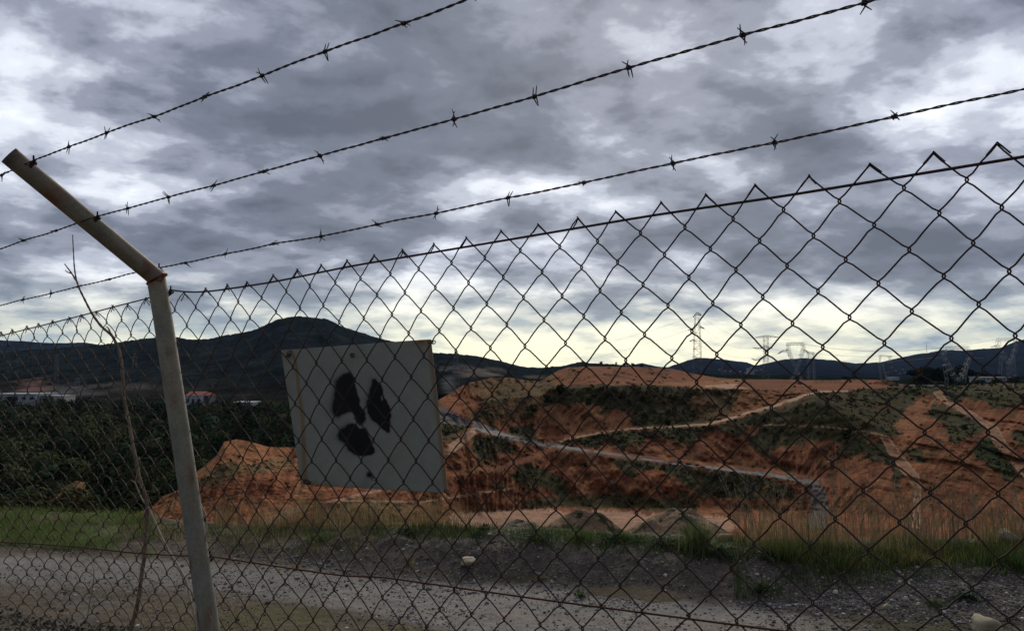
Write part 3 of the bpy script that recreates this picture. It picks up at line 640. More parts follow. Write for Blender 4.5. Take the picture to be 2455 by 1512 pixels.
# trees on skylines
m_x = m_leaf
k = 0
for (u, v, hp, wp, yy2, lab) in [(1397, 874, 11, 9, 1500, 'lone small pine standing on the dark ridge left of the red mound'), (1440, 873, 9, 12, 1500, 'low round tree on the ridge right of the lone pine'), (1478, 876, 11, 9, 1400, 'narrow upright tree on the ridge above the red mound'),
        (1500, 878, 10, 14, 1300, 'broad dark pine in the row behind the red mound, leftmost of the row'), (1518, 878, 10, 14, 1300, 'second dark pine in the row behind the red mound'), (1538, 880, 9, 13, 1300, 'third dark pine in the row behind the red mound'), (1560, 882, 7, 12, 1300, 'last and lowest dark pine of the row behind the red mound'),
        (2030, 912, 13, 22, 640, 'small dark tree beside the double legged pylon')]:
    k += 1; s = yy2/F; p = at(u, v, yy2); tree('pine_tree', p-np.array((0, 0, 1.)), hp*s, wp*s, lab, 'tree', 'trees on the skyline', (.022, .027, .014), 150, 60+k, True, .16)
for k, (u, v, wp, hp, lab) in enumerate([(2205, 920, 52, 34, 'dark pine at the left end of the clump behind the big pylon'), (2235, 921, 58, 42, 'tall dark pine of the clump, left of the big pylon legs'), (2270, 922, 58, 42, 'dark pine right behind the left leg of the big pylon'), (2300, 922, 50, 45, 'tallest dark pine of the clump behind the big pylon'),
        (2328, 921, 48, 36, 'dark pine at the right leg of the big pylon'), (2352, 920, 44, 28, 'low dark pine at the right end of the clump'), (2375, 920, 40, 24, 'low dark tree between the pine clump and the long white building')]):
    yy2 = 620.; s = yy2/F; p = at(u, v, yy2); tree('pine_tree', p, hp*s, wp*s*1.1, lab, 'tree', 'pines behind the big pylon', (.016, .021, .010), 520, 90+k, True, .12, .12)
for k, (u, v, wp, hp, lab) in enumerate([(2205, 927, 46, 15, 'low bush at the end of the white kerb by the rim'), (2245, 927, 46, 13, 'low bush between the white kerb and the big pylon'), (2300, 926, 50, 15, 'bush at the feet of the big pylon'), (2345, 926, 52, 19, 'bush between the big pylon and the white building'), (2390, 926, 50, 20, 'bush in front of the long white building'), (2432, 926, 50, 26, 'tallest bush at the right edge of the rim'), (2470, 926, 44, 28, 'bush at the far right end of the rim')]):
    yy2 = 405.; s = yy2/F; p = at(u, v, yy2); tree('shrub', p-np.array((0, 0, .5)), hp*s, wp*s, lab, 'bush', 'bushes along the quarry rim', (.036, .042, .022), 320, 120+k, False, .12, .02)

# ------------------------------------------------------------------ buildings
m_white = M_plain('white cladding', (.36, .38, .41), .6, 0, .12, .3); m_roofr = M_plain('red tiled roof', (.26, .07, .05), .8, 0, .2, .5); m_greyb = M_plain('grey render', (.30, .31, .34), .8, 0, .15, .3); m_win = M_plain('dark window', (.03, .035, .045), .3)
m_cream = M_plain('cream render', (.42, .38, .32), .8, 0, .15, .3)
def building(name, u0, u1, vt, vb, y, depth, label, wall, roofm, cat='building', gable=0., group=None, wins=0, ext=6.):
    a = at(u0, vb, y); b = at(u1, vt, y); x0, x1, z0, z1 = a[0], b[0], a[2]-ext, b[2]
    root = empty(name, ((x0+x1)/2, y+depth/2, z0), label, cat, group)
    mb = MB(); mb.box((x0, y, z0), (x1, y+depth, z1)); mb.build('wall', wall, root)
    rf = MB(); o_ = .25+(x1-x0)*.01
    if gable:
        h = (z1-a[2])*gable; ym = y+depth/2
        V_ = [(x0-o_, y-o_, z1+.02), (x1+o_, y-o_, z1+.02), (x1+o_, y+depth+o_, z1+.02), (x0-o_, y+depth+o_, z1+.02), (x0-o_, ym, z1+h), (x1+o_, ym, z1+h)]
        rf.add(V_, [(0, 3, 2, 1), (0, 1, 5, 4), (2, 3, 4, 5), (1, 2, 5), (3, 0, 4)])
    else: rf.box((x0-o_, y-o_, z1+.01), (x1+o_, y+depth+o_, z1+.5))
    rf.build('roof', roofm, root)
    for k in range(wins):
        xc = x0+(x1-x0)*(k+.5)/wins; ww = (x1-x0)/wins*.25; zm = a[2]+(z1-a[2])*.55; hh = (z1-a[2])*.16
        mw = MB(); mw.box((xc-ww, y-.12, zm-hh), (xc+ww, y-.02, zm+hh)); mw.build('window', m_win, root)
    return root
m_roofw = M_plain('pale metal roof', (.33, .35, .38), .5, .0, .1, .3)
building('industrial_shed', -30, 86, 945, 966, 835, 40, 'long low white industrial shed beyond the wood at far left', m_white, m_roofw, 'shed', wins=6)
building('industrial_shed', 88, 128, 949, 968, 842, 30, 'bluish grey industrial shed right of the long white one', m_greyb, m_roofw, 'shed', wins=3)
building('industrial_shed', 132, 150, 950, 966, 840, 25, 'small cream shed at the right end of the shed row', m_cream, m_roofw, 'shed', wins=1)
building('warehouse', 443, 483, 948, 975, 838, 30, 'white warehouse with red roof just right of the fence post', m_white, m_roofr, 'warehouse', .35, wins=3)
building('warehouse', 484, 500, 948, 975, 845, 20, 'dark grey annex beside the red roofed warehouse', M_plain('dark cladding', (.05, .055, .07), .7), m_roofr, 'warehouse', .25)
building('industrial_shed', 553, 606, 965, 985, 820, 30, 'low white shed between the post and the sign', m_white, m_roofw, 'shed', wins=4)
building('farm_building', 2355, 2422, 905, 914, 560, 16, 'long low white building behind the rim at the right', m_white, m_roofw, 'building', wins=7, ext=10)
building('farm_building', 2138, 2156, 905, 909, 900, 14, 'tiny white shed left of the pine clump', m_white, m_roofw, 'building', ext=1)
building('tower_block', 1796, 1803, 882, 893, 2600, 30, 'tall grey block left of a pair at the foot of the blue hills', m_greyb, m_greyb, 'tower block')
building('tower_block', 1804, 1809, 879, 893, 2620, 30, 'taller grey block right of a pair at the foot of the blue hills', m_greyb, m_greyb, 'tower block')
m_village = M_plain('weathered pale render', (.17, .16, .16), .9)
spots_h = [(1726,886),(1740,889),(1752,890),(1765,891),(1776,890),(1788,893),(1815,888),(1826,886),(1758,886)]
for k, (u, v) in enumerate(spots_h):
    building('house', u-1.5, u+1.5, v-.6, v+.9, 2500+k*6, 12, 'tiny pale village house at the foot of the blue hills under the wide armed pylon', m_village, m_roofr, 'house', .5, 'village houses at the foot of the hills', ext=1)
for k, (u, v) in enumerate([(2140,880),(2150,888),(2166,885),(2172,892),(2190,878),(2196,890),(2160,895),(2130,893)]):
    a = at(u, v, 4000.)
    building('house', u-1.2, u+1.2, v-.5, v+.6, 2480+k*9, 14, 'tiny white house scattered on the blue hillside behind the narrow pylon', m_village, m_roofr, 'house', .5, 'houses scattered on the right hillside', ext=1)
# marker posts and pale kerb by the rim
m_mark = M_plain('white painted post', (.6, .58, .52), .7)
for (u, v, h, lab) in [(2320, 931, 9, 'white marker post right of the big pylon feet'), (2363, 931, 8, 'white marker post below the long white building'), (2408, 927, 7, 'white marker post right under the end of the white building'), (2430, 931, 11, 'tallest white marker post near the right edge')]:
    y = 330.; p = at(u, v, y); s = y/F; mb = MB()
    mb.tube([(p[0], p[1], p[2]-1.), (p[0], p[1], p[2]+h*s*.9), (p[0], p[1], p[2]+h*s)], [.25, .23, .08], 8); tag(mb.build('marker_post', m_mark), lab, 'post', 'marker posts along the rim')
mb = MB(); P0 = [at(u, v, 400.) for u, v in ((2140, 921), (2175, 923.5), (2230, 924), (2262, 924))]
mb.tube(P0, .35, 6); tag(mb.build('barrier', m_mark), 'long low white barrier along the rim left of the big pylon', 'barrier')
# mast on hill
mb = MB(); p = at(2222, 848, 5150.); mb.tube([p-np.array((0, 0, 20.)), p+np.array((0, 0, 60.))], [1.6, .8], 5); mb.bar(p+np.array((-3, 0, 40.)), p+np.array((3, 0, 40.)), 1.5)
tag(mb.build('radio_mast', m_pylon_d), 'thin radio mast on top of the right hill', 'mast')

# ------------------------------------------------------------------ pylons
def lattice(mb, pts, wd, y, dep, t, panels):
    t = t*.8
    """a lattice limb: pts = centre line [(x, z)], wd = widths, four chords and zigzag braces"""
    pts = np.array(pts, float); wd = np.broadcast_to(wd, len(pts)).astype(float); dp = np.broadcast_to(dep, len(pts)).astype(float)
    seg = np.hypot(*np.diff(pts, axis=0).T); s = np.concatenate([[0], np.cumsum(seg)])/seg.sum()
    q = np.linspace(0, 1, panels+1); c = np.stack([np.interp(q, s, pts[:, 0]), np.interp(q, s, pts[:, 1])], -1); w_ = np.interp(q, s, wd); d_ = np.interp(q, s, dp)
    T = np.gradient(c, axis=0); T /= np.linalg.norm(T, axis=1)[:, None]; N_ = np.stack([T[:, 1], -T[:, 0]], -1)
    ch = []
    for sx in (-1, 1):
        for sy in (-1, 1):
            ch.append(np.stack([c[:, 0]+N_[:, 0]*w_*.5*sx, y+sy*d_*.5, c[:, 1]+N_[:, 1]*w_*.5*sx], -1))
    for k_ in ch:
        for i in range(panels): mb.bar(k_[i], k_[i+1], t)
    for (a, b) in ((0, 2), (1, 3), (0, 1), (2, 3)):
        for i in range(panels):
            if i % 2: mb.bar(ch[a][i], ch[b][i+1], t*.6)
            else: mb.bar(ch[b][i], ch[a][i+1], t*.6)
            mb.bar(ch[a][i], ch[b][i], t*.6) if i % 2 == 0 else None
def pylon(y, conv, limbs, label, mat, t, dep, footz=None):
    """limbs: (kind, [(x, y)...], widths) in survey coordinates"""
    allz = []
    root = None; built = []
    for kind, pts, wd, panels in limbs:
        q = conv(*pts); P3 = [at(a, b, y) for a, b in q]; k1 = (conv((1, 0))[0][0]-conv((0, 0))[0][0])/F*y
        mb = MB(); built.append((kind, mb))
        lattice(mb, [(p[0], p[2]) for p in P3], np.array(wd)*k1, y, dep if kind != 'crossarm' else dep*.5, t, panels)
        allz += [(p[0], p[2]) for p in P3]
    zmin = min(z for _, z in allz); xm = float(np.mean([x for x, _ in allz]))
    root = empty('pylon', (xm, y, zmin), label, 'pylon', 'lattice pylons of the power lines')
    for kind, mb in built: mb.build(kind, mat, root)
    return root
def l8(*p): return [((2100+x/4.91)*.76959, (940+y/4.91)*.76959) for x, y in p]
def l7(*p): return [((2700+x/5.01)*.76959, (1050+y/5.01)*.76959) for x, y in p]
def l5(*p): return [(x/4.32*.76959, (950+y/4.32)*.76959) for x, y in p]
def l3(*p): return [((800+x/2.52)*.76959, (1000+y/2.52)*.76959) for x, y in p]
pylon(680, l8, [('mast', [(352, 240), (354, 580), (355, 830), (352, 1200)], [62, 92, 112, 150], 16), ('crossarm', [(292, 232), (330, 200), (352, 182), (385, 190), (412, 212)], [6, 26, 40, 30, 6], 6),
    ('crossarm', [(315, 400), (215, 432)], [24, 4], 4), ('crossarm', [(395, 378), (460, 410)], [24, 4], 3), ('crossarm', [(305, 580), (240, 600)], [20, 4], 3)], 'tall narrow pylon with a crown shaped top over the blue hills', m_pylon_d, .36, 4.5)
pylon(860, l8, [('mast', [(1404, 515), (1405, 850), (1402, 1220)], [66, 62, 100], 18), ('crossarm', [(1245, 545), (1404, 528), (1590, 540)], [4, 36, 4], 12), ('crossarm', [(1212, 702), (1290, 712), (1405, 690), (1500, 712)], [4, 14, 30, 4], 9),
    ('crossarm', [(1190, 872), (1250, 890), (1404, 850)], [4, 12, 26], 7)], 'pylon with one wide flat top arm, right of the tall narrow pylon', m_pylon_d, .34, 4.)
pylon(760, l8, [('crossarm', [(1722, 640), (1990, 640)], [34, 34], 10), ('crossarm', [(1735, 745), (1660, 748), (1590, 795)], [34, 16, 3], 5), ('crossarm', [(1985, 740), (2055, 772)], [34, 10], 4),
    ('leg', [(1745, 655), (1745, 740), (1800, 880), (1895, 1080), (1960, 1215)], [34, 42, 34, 20, 30], 15), ('leg', [(1975, 655), (1970, 740), (1930, 880), (1860, 1080), (1780, 1215)], [34, 42, 34, 20, 30], 15)], 'broad cat head pylon with crossed legs standing beside the double legged pylon', m_pylon, .32, 4.)
pylon(740, l8, [('leg', [(2055, 785), (2058, 1215)], [26, 34], 12), ('leg', [(2128, 785), (2142, 1215)], [22, 22], 12), ('crossarm', [(2038, 780), (2140, 782)], [26, 26], 5)], 'double legged small pylon right beside the broad cat head pylon', m_pylon, .28, 4.)
pylon(900, l7, [('leg', [(195, 400), (230, 700)], [14, 14], 9), ('leg', [(250, 430), (330, 700)], [14, 14], 9), ('crossarm', [(190, 285), (400, 300)], [18, 18], 6), ('leg', [(200, 400), (215, 290)], [12, 12], 3), ('leg', [(370, 400), (350, 295)], [36, 14], 3), ('crossarm', [(190, 395), (400, 400)], [10, 10], 6)], 'pale narrow pylon standing behind the small red mound on the plateau', m_pylon, .22, 3.)
pylon(600, l7, [('crossarm', [(1235, 168), (1600, 168)], [44, 44], 12), ('crossarm', [(1210, 322), (965, 328)], [22, 4], 7), ('crossarm', [(1600, 322), (1805, 324)], [22, 4], 6),
    ('leg', [(1240, 190), (1200, 240), (1212, 320), (1330, 560), (1440, 700), (1500, 790)], [36, 30, 36, 46, 30, 20], 16), ('leg', [(1570, 190), (1610, 240), (1598, 320), (1500, 560), (1420, 680), (1340, 790)], [36, 30, 36, 46, 30, 20], 16),
    ('leg', [(1205, 430), (1250, 660), (1240, 790)], [8, 10, 10], 7), ('leg', [(1570, 430), (1520, 660), (1530, 790)], [8, 10, 10], 7)], 'biggest pylon, with a box beam top, in front of the dark pines', m_pylon, .24, 4.)
pylon(640, l7, [('crossarm', [(2035, 35), (2345, 35)], [34, 34], 10), ('crossarm', [(2040, 135), (1950, 152)], [30, 4], 4), ('leg', [(2055, 50), (2050, 130), (2130, 280), (2222, 420), (2220, 720)], [34, 34, 40, 26, 14], 15),
    ('leg', [(2330, 50), (2325, 150), (2280, 280), (2222, 420)], [34, 34, 30, 26], 10), ('leg', [(2100, 300), (2085, 500), (2065, 700)], [8, 8, 10], 7), ('leg', [(2285, 300), (2295, 450), (2315, 700)], [8, 10, 10], 8)], 'rightmost pylon, behind the long white building', m_pylon, .22, 4.)
m_pylon_f = M_plain('pale lattice steel', (.20, .21, .22), .6, .2, .1, .1)
pylon(900, l3, [('mast', [(1565, 235), (1562, 380), (1560, 520)], [22, 34, 60], 12), ('crossarm', [(1500, 330), (1625, 335)], [8, 8], 5), ('crossarm', [(1520, 430), (1610, 430)], [8, 8], 4)], 'grey pylon just right of the sign against the wooded hill', m_pylon_f, .3, 4.)
pylon(1250, l5, [('mast', [(765, 660), (762, 900), (755, 1230)], [26, 34, 60], 14)], 'faint tall pylon above the shed row at far left', m_pylon_f, .3, 4.)
pylon(1150, l5, [('mast', [(1040, 980), (1035, 1180)], [34, 70], 8), ('crossarm', [(990, 1030), (1090, 1030)], [10, 10], 4)], 'short pale pylon between the sheds and the dry stem', m_pylon_f, .3, 4.)
pylon(1300, l5, [('mast', [(1812, 650), (1812, 860)], [22, 50], 9), ('crossarm', [(1775, 700), (1850, 700)], [8, 8], 4)], 'faint grey pylon on the hillside just left of the fence post', m_pylon_f, .3, 4.)
pylon(1300, l8, [('mast', [(735, 950), (738, 1190)], [22, 44], 9)], 'small faint pylon between the tall narrow one and the wide armed one', m_pylon_d, .34, 4.)
# cables
def cable(p0, p1, sag, label):
    t = np.linspace(0, 1, 25)[:, None]; p = p0+(p1-p0)*t; p[:, 2] -= (4*t*(1-t))[:, 0]*sag
    mb = MB(); mb.tube(p, .07, 4, cap=False); tag(mb.build('power_cable', m_cable), label, 'cable', 'cables between the pylons')
def q8(x, y, d): a, b = l8((x, y))[0]; return at(a, b, d)
def q7(x, y, d): a, b = l7((x, y))[0]; return at(a, b, d)
cable(at(1230, 866, 2000.), q8(292, 232, 680), 8, 'upper cable running from the tall narrow pylon down to the dark ridge')
cable(at(1290, 878, 2000.), q8(215, 432, 680), 8, 'lower cable running from the tall narrow pylon down to the dark ridge')
cable(q8(412, 212, 680), q8(1245, 545, 860), 6, 'cable from the crown of the narrow pylon to the wide flat arm')
cable(q8(460, 410, 680), q8(1212, 702, 860), 6, 'cable from the right arm of the narrow pylon to the middle arm of the next')
cable(q8(1590, 540, 860), q7(1235, 150, 600), 8, 'cable from the wide flat arm to the beam of the biggest pylon')
cable(q8(1500, 712, 860), q7(965, 328, 600), 7, 'cable from the wide armed pylon to the left arm of the biggest pylon')
cable(q8(1990, 640, 760), q7(2035, 30, 640), 8, 'cable from the cat head pylon beam to the rightmost pylon')
cable(q8(1590, 795, 760), q8(240, 600, 680), 8, 'cable from the cat head pylon to the lowest arm of the narrow pylon')
cable(q8(2140, 782, 740), q7(1600, 150, 600), 5, 'cable from the double legged pylon to the biggest pylon')
# ------------------------------------------------------------------ mounds on the quarry floor
def mound(u, v, wpx, hpx, y, lab, c, seed):
    s = y/F; n = 60; a = np.linspace(0, 2*math.pi, n, endpoint=False); rws = 26
    cx, cy, cz = at(u, v, y); Rm = wpx*s*.5; H = hpx*s*.88
    V_ = []; 
    for i in range(rws):
        t = i/(rws-1); r_ = Rm*t
        x = cx+np.cos(a)*r_; y_ = cy+np.sin(a)*r_*1.0
        nn = fbm(xyz(x*.35+seed, y_*.35, 0), 5, .6)
        z = cz+H*(1-t**2.0)**1.3*(1+.10*np.cos(a*2+seed))+nn*H*.34*(1-t*.6)-(.8 if i == rws-1 else 0)
        V_.append(np.stack([x, y_, z], -1))
    V_ = np.array(V_); ii = np.arange(rws*n).reshape(rws, n); jj = np.roll(ii, -1, 1)
    q = np.stack([ii[:-1], ii[1:], jj[1:], jj[:-1]], -1).reshape(-1, 4)
    nn = fbm(V_*.5, 5, .6); cl = np.array(c)*(1+nn*.7)[..., None]; m_ = (nn > .12)[..., None]; cl = np.where(m_, np.array((.075, .075, .04)), cl)
    return tag(mesh_obj('earth_mound', V_.reshape(-1, 3), q, m_quarry, col=cl.reshape(-1, 3), smooth=True), lab, 'mound', 'earth mounds on the quarry floor')
mound(1395, 1296, 250, 74, 135, 'rounded tan earth mound with weeds, between the flat grey one and the widest one', (.30, .21, .13), 1.)
mound(1625, 1302, 330, 84, 128, 'widest sandy brown earth mound behind the green grass tuft', (.29, .20, .13), 4.)
mound(1255, 1288, 190, 42, 140, 'low flat grey earth mound left of the rounded tan one', (.27, .22, .16), 8.)
mound(2120, 935, 90, 27, 352, 'low red heap at the right end of the plateau', RED*1.05, 2.)

# ------------------------------------------------------------------ near ground cover
def gz(x, y):
    z, ov_, t_, u_ = ledge_z(x, y)
    return z+ground_rel(x, y, t_)*np.clip(1-ov_, .3, 1)-np.where(ov_ > 0, ov_*ov_*.35/(1+ov_*.35), 0)
def stones_mesh(name, x, y, r_, cols, seed, mat=m_stone):
    g3 = np.random.default_rng(seed); n = len(x)
    ico = np.array([(0, 0, 1), (.894, 0, .447), (.276, .851, .447), (-.724, .526, .447), (-.724, -.526, .447), (.276, -.851, .447),
                    (.724, .526, -.447), (-.276, .851, -.447), (-.894, 0, -.447), (-.276, -.851, -.447), (.724, -.526, -.447), (0, 0, -1)])
    fc = np.array([(0,1,2),(0,2,3),(0,3,4),(0,4,5),(0,5,1),(1,6,2),(2,7,3),(3,8,4),(4,9,5),(5,10,1),(2,6,7),(3,7,8),(4,8,9),(5,9,10),(1,10,6),(11,7,6),(11,8,7),(11,9,8),(11,10,9),(11,6,10)])
    V_ = ico[None]*(1+.55*(g3.random((n, 12, 1))-.5))*np.stack([g3.uniform(.7, 1.3, n), g3.uniform(.7, 1.3, n), g3.uniform(.4, .8, n)], -1)[:, None]
    an = g3.uniform(0, 6.28, n)[:, None]; X_ = V_[..., 0]*np.cos(an)-V_[..., 1]*np.sin(an); Y_ = V_[..., 0]*np.sin(an)+V_[..., 1]*np.cos(an)
    z = gz(x, y)
    V_ = np.stack([X_*r_[:, None]+x[:, None], Y_*r_[:, None]+y[:, None], V_[..., 2]*r_[:, None]+(z+r_*.2)[:, None]], -1)
    F_ = (fc[None]+12*np.arange(n)[:, None, None]).reshape(-1, 3)
    return mesh_obj(name, V_.reshape(-1, 3), F_, mat, col=np.repeat(cols, 12, 0))
def scatter(n, vfun, seed, u0=-60, u1=2560, v0=1262, v1=1560):
    g3 = np.random.default_rng(seed); u = g3.uniform(u0, u1, n); v = g3.uniform(v0, v1, n)
    y = EYE*F/(v-880.)*1.0; a, _ = ray(u, 880.)
    for _ in range(3):
        z, ov_, t_, _u = ledge_z(a*y, y); y = (EYE-z)*F/(v-880.)
    keep = (g3.random(n) < vfun(u, v, a*y, y)) & (ov_ < .2)
    return u[keep], v[keep], (a*y)[keep], y[keep]
def dens(u, v, x, y):
    rd_ = poly_dist(u, v, roadpoly); z, ov_, t_, _ = ledge_z(x, y); n_ = fbm(xyz(x*1.6, y*1.6, 0), 4)
    d = np.where(rd_ < 0, .42, .30)*np.clip(.7+n_*1.4, .1, 1.5); d = np.where(t_ > .05, .95*np.clip(.8+n_*1.2, .2, 1.4), d)
    return d*np.clip(.35+u/1800, .35, 1.15)
u, v, x, y = scatter(85000, dens, 5); g = np.random.default_rng(8)
r_ = .0043*np.exp(g.normal(0, .52, len(x))); r_ = np.clip(r_, .0025, .018)
k = g.random(len(x)); br = np.where(k < .62, g.uniform(.06, .16, len(x)), np.where(k < .90, g.uniform(.16, .32, len(x)), g.uniform(.35, .62, len(x))))
tint = np.stack([1+g.uniform(-.03, .14, len(x)), np.ones(len(x)), 1-g.uniform(-.08, .16, len(x))], -1)
tag(stones_mesh('gravel', x, y, r_, br[:, None]*tint, 9), 'loose dark and pale stones strewn over road and bank', 'gravel', kind='stuff')
# separate rocks
def rock(u, v, wpx, hpx, lab, c=(.46, .41, .31), seed=0, grp=None, boxy=False):
    a, _ = ray(u, 880.); y = EYE*F/(v-880.)
    for _ in range(4): y = float((EYE-ledge_z(a*y, np.array(y))[0])*F/(v-880.))
    xx = float(a*y); s = y/F; g3 = np.random.default_rng(seed)
    n1_, n2_ = 18, 28; ph = np.linspace(0, math.pi, n1_)[:, None]; th_ = np.linspace(0, 2*math.pi, n2_, endpoint=False)[None]
    d = np.stack([np.sin(ph)*np.cos(th_), np.sin(ph)*np.sin(th_), np.cos(ph)*np.ones_like(th_)], -1)
    # facetted: clip the ball by random planes
    rr_ = np.ones(d.shape[:2])
    for nrm in ([(1, .1, 0), (-1, .05, .1), (0, 1, .1), (.1, -1, 0), (.05, 0, 1), (0, 0, -1)] if boxy else []):
        dn = d@(np.array(nrm)/np.linalg.norm(nrm)); rr_ = np.minimum(rr_, np.where(dn > .05, .66/np.maximum(dn, .05), 9))
    for _ in range(4 if boxy else 15):
        nrm = g3.normal(size=3); nrm /= np.linalg.norm(nrm); h_ = g3.uniform(.50, .80); dn = d@nrm; rr_ = np.minimum(rr_, np.where(dn > .05, h_/np.maximum(dn, .05), 9))
    V_ = d*rr_[..., None]*np.array((wpx*s*.62, wpx*s*.5, hpx*s*.62)); V_ += fbm(d*3+seed, 3)[..., None]*wpx*s*.03
    V_ += np.array((xx, y, float(gz(np.array(xx), np.array(y)))+hpx*s*.42))
    ii = np.arange(n1_*n2_).reshape(n1_, n2_); jj = np.roll(ii, -1, 1); q = np.stack([ii[:-1], ii[1:], jj[1:], jj[:-1]], -1).reshape(-1, 4)
    nn = fbm(V_*25, 4, .6); cl = np.array(c)*(1+nn*.5)[..., None]
    return tag(mesh_obj('rock', V_.reshape(-1, 3), q, m_stone, col=cl.reshape(-1, 3)), lab, 'rock', grp)
rock(1125, 1371, 40, 22, 'cream block of stone lying in the moss at the foot of the gravel bank', (.50, .41, .29), 2, None, True)
rock(2336, 1508, 70, 50, 'large cream boulder at the bottom right corner', (.42, .37, .25), 5)
rock(2395, 1296, 46, 36, 'grey cream rock in the grass at the top of the bank, far right', (.36, .33, .25), 7)
rock(2330, 1296, 36, 22, 'low yellowish rock left of the grey cream one in the grass', (.34, .32, .18), 11)
rock(2114, 1446, 22, 15, 'small cream stone on the dark gravel below the long grass', (.46, .40, .28), 13)
rock(2157, 1430, 14, 10, 'small white stone right of the small cream one on the dark gravel', (.6, .58, .54), 17)
rock(1990, 1417, 14, 10, 'small white stone left of the small cream one on the dark gravel', (.6, .58, .52), 19)
rock(2245, 1455, 13, 8, 'white pebble midway between the small cream stone and the boulder', (.6, .57, .5), 23)
rock(1815, 1350, 13, 9, 'round white stone under the left end of the long grass', (.62, .6, .56), 29)
rock(2165, 1322, 16, 9, 'yellow cream stone lodged in the long grass', (.45, .42, .27), 31)
rock(1385, 1349, 12, 9, 'white stone on the gravel bank below the rounded earth mound', (.55, .53, .5), 37)
rock(1725, 1478, 12, 8, 'yellowish stone on the road below the white stones', (.5, .44, .3), 41)
rock(1355, 1495, 15, 10, 'cream stone lying on the road near the bottom wire', (.5, .45, .33), 43)
rock(1735, 1291, 46, 22, 'flat sandy rock right of the green grass tuft', (.36, .28, .17), 47)
rock(1900, 1372, 18, 8, 'ochre stone at the left foot of the long grass bank', (.3, .23, .13), 53)

def blades(name, x, y, h, wd, col_, seed, lean=.35, kind='stuff', label=None, cat=None, parent=None, zoff=0., curl=1., group=None):
    g3 = np.random.default_rng(seed); n = len(x); z = gz(x, y)-.01+zoff
    a = g3.uniform(0, 6.28, n); l = np.abs(g3.normal(0, lean, n))*h; dx, dy = np.cos(a)*l, np.sin(a)*l
    b = g3.uniform(0, 6.28, n); wx_, wy_ = np.cos(b)*wd*.5, np.sin(b)*wd*.5
    V_ = np.zeros((n, 8, 3))
    for k_, (t, ww) in enumerate(((0, 1.), (.4, .85), (.75, .55), (1., .06))):
        cx, cy, cz = x+dx*t**(1+curl), y+dy*t**(1+curl), z+h*t*(1-.25*t*np.clip(l/h, 0, 1)*curl)
        V_[:, 2*k_] = np.stack([cx-wx_*ww, cy-wy_*ww, cz], -1); V_[:, 2*k_+1] = np.stack([cx+wx_*ww, cy+wy_*ww, cz], -1)
    fq_ = np.array([(0, 1, 3, 2), (2, 3, 5, 4), (4, 5, 7, 6)]); F_ = (fq_[None]+8*np.arange(n)[:, None, None]).reshape(-1, 4)
    o = mesh_obj(name, V_.reshape(-1, 3), F_, m_grass, parent, col=np.repeat(np.clip(col_, .01, .7), 8, 0))
    return tag(o, label, cat, group, kind) if parent is None else o
def mixcol(g3, n, a, b, k): t = (g3.random(n) < k)[:, None]; return np.where(t, np.array(a), np.array(b))*g3.uniform(.65, 1.35, (n, 1))
GX_, GY_, GH_, GC_, GW_ = [], [], [], [], []
def sow(n, ufn, dy0, dy1, hfn, ca, cb_, k, seed, wd=.004, patch=1.2):
    g3 = np.random.default_rng(seed); u = g3.uniform(*ufn, n); a, _ = ray(u, 880.); ye = (EYE-BERM(u))*F/(EDGE(u)-880)
    y = ye+g3.uniform(dy0, dy1, n); x = a*y; pn = fbm(xyz(x*2.1, y*2.1, seed), 4, .6); kp = g3.random(n) < np.clip(.55+pn*patch*1.6, 0, 1)
    x, y, u, pn = x[kp], y[kp], u[kp], pn[kp]; m = len(x)
    GX_.append(x); GY_.append(y); GH_.append(hfn(u, m, g3)*(1+.5*pn)); GC_.append(mixcol(g3, m, ca, cb_, k)); GW_.append(np.full(m, wd)*g3.uniform(.6, 1.5, m))
GRN1 = (.075, .105, .030); GRN2 = (.125, .13, .042); STR = (.27, .21, .11); DG = (.045, .08, .028)
sow(16000, (-80, 380), -1.6, .2, lambda u, m, g3: g3.uniform(.03, .10, m), (.12, .19, .055), (.15, .15, .06), .75, 1)
sow(9000, (300, 1000), -.9, .15, lambda u, m, g3: g3.uniform(.02, .08, m), GRN1, STR, .6, 2)
sow(9000, (900, 1800), -.5, .15, lambda u, m, g3: g3.uniform(.02, .08, m), GRN1, DG, .6, 3)
sow(9500, (1750, 2560), -.75, .15, lambda u, m, g3: g3.uniform(.03, .105, m), (.095, .125, .036), (.19, .165, .07), .55, 4, .0045, 2.6)
sow(6000, (1750, 2560), -1.0, -.3, lambda u, m, g3: g3.uniform(.03, .12, m), DG, GRN1, .6, 5, .006, .9)
sow(3600, (520, 1130), -.05, .35, lambda u, m, g3: g3.uniform(.12, .34, m), STR, (.16, .12, .07), .7, 6, .003, .8)
sow(2800, (1780, 2440), -.45, .3, lambda u, m, g3: g3.uniform(.12, .34, m), STR, (.15, .135, .06), .55, 7, .0028, 1.0)
tag(blades('grass', np.concatenate(GX_), np.concatenate(GY_), np.concatenate(GH_), np.concatenate(GW_), np.concatenate(GC_), 3, .4), 'rough green and straw coloured grass along the edge of the ledge', 'grass', kind='stuff')
# flat moss and weeds on the near verge
u, v, x, y = scatter(26000, lambda u, v, x, y: np.clip(.25+fbm(xyz(x*2.2, y*2.2, 5), 4)*2.2, 0, 1)*((v > np.interp(u, [0, 430, 900, 1150], [1396, 1410, 1470, 1530])) | (np.hypot((u-1260)/190, (v-1385)/14) < 1) | (np.hypot((u-2200)/300, (v-1500)/40) < 1)), 15)
g = np.random.default_rng(16); tag(blades('moss_turf', x, y, g.uniform(.008, .035, len(x)), np.full(len(x), .004), mixcol(g, len(x), (.085, .085, .035), (.13, .105, .06), .6), 4, .7), 'sparse olive turf on the near verge of the road', 'turf', kind='stuff')
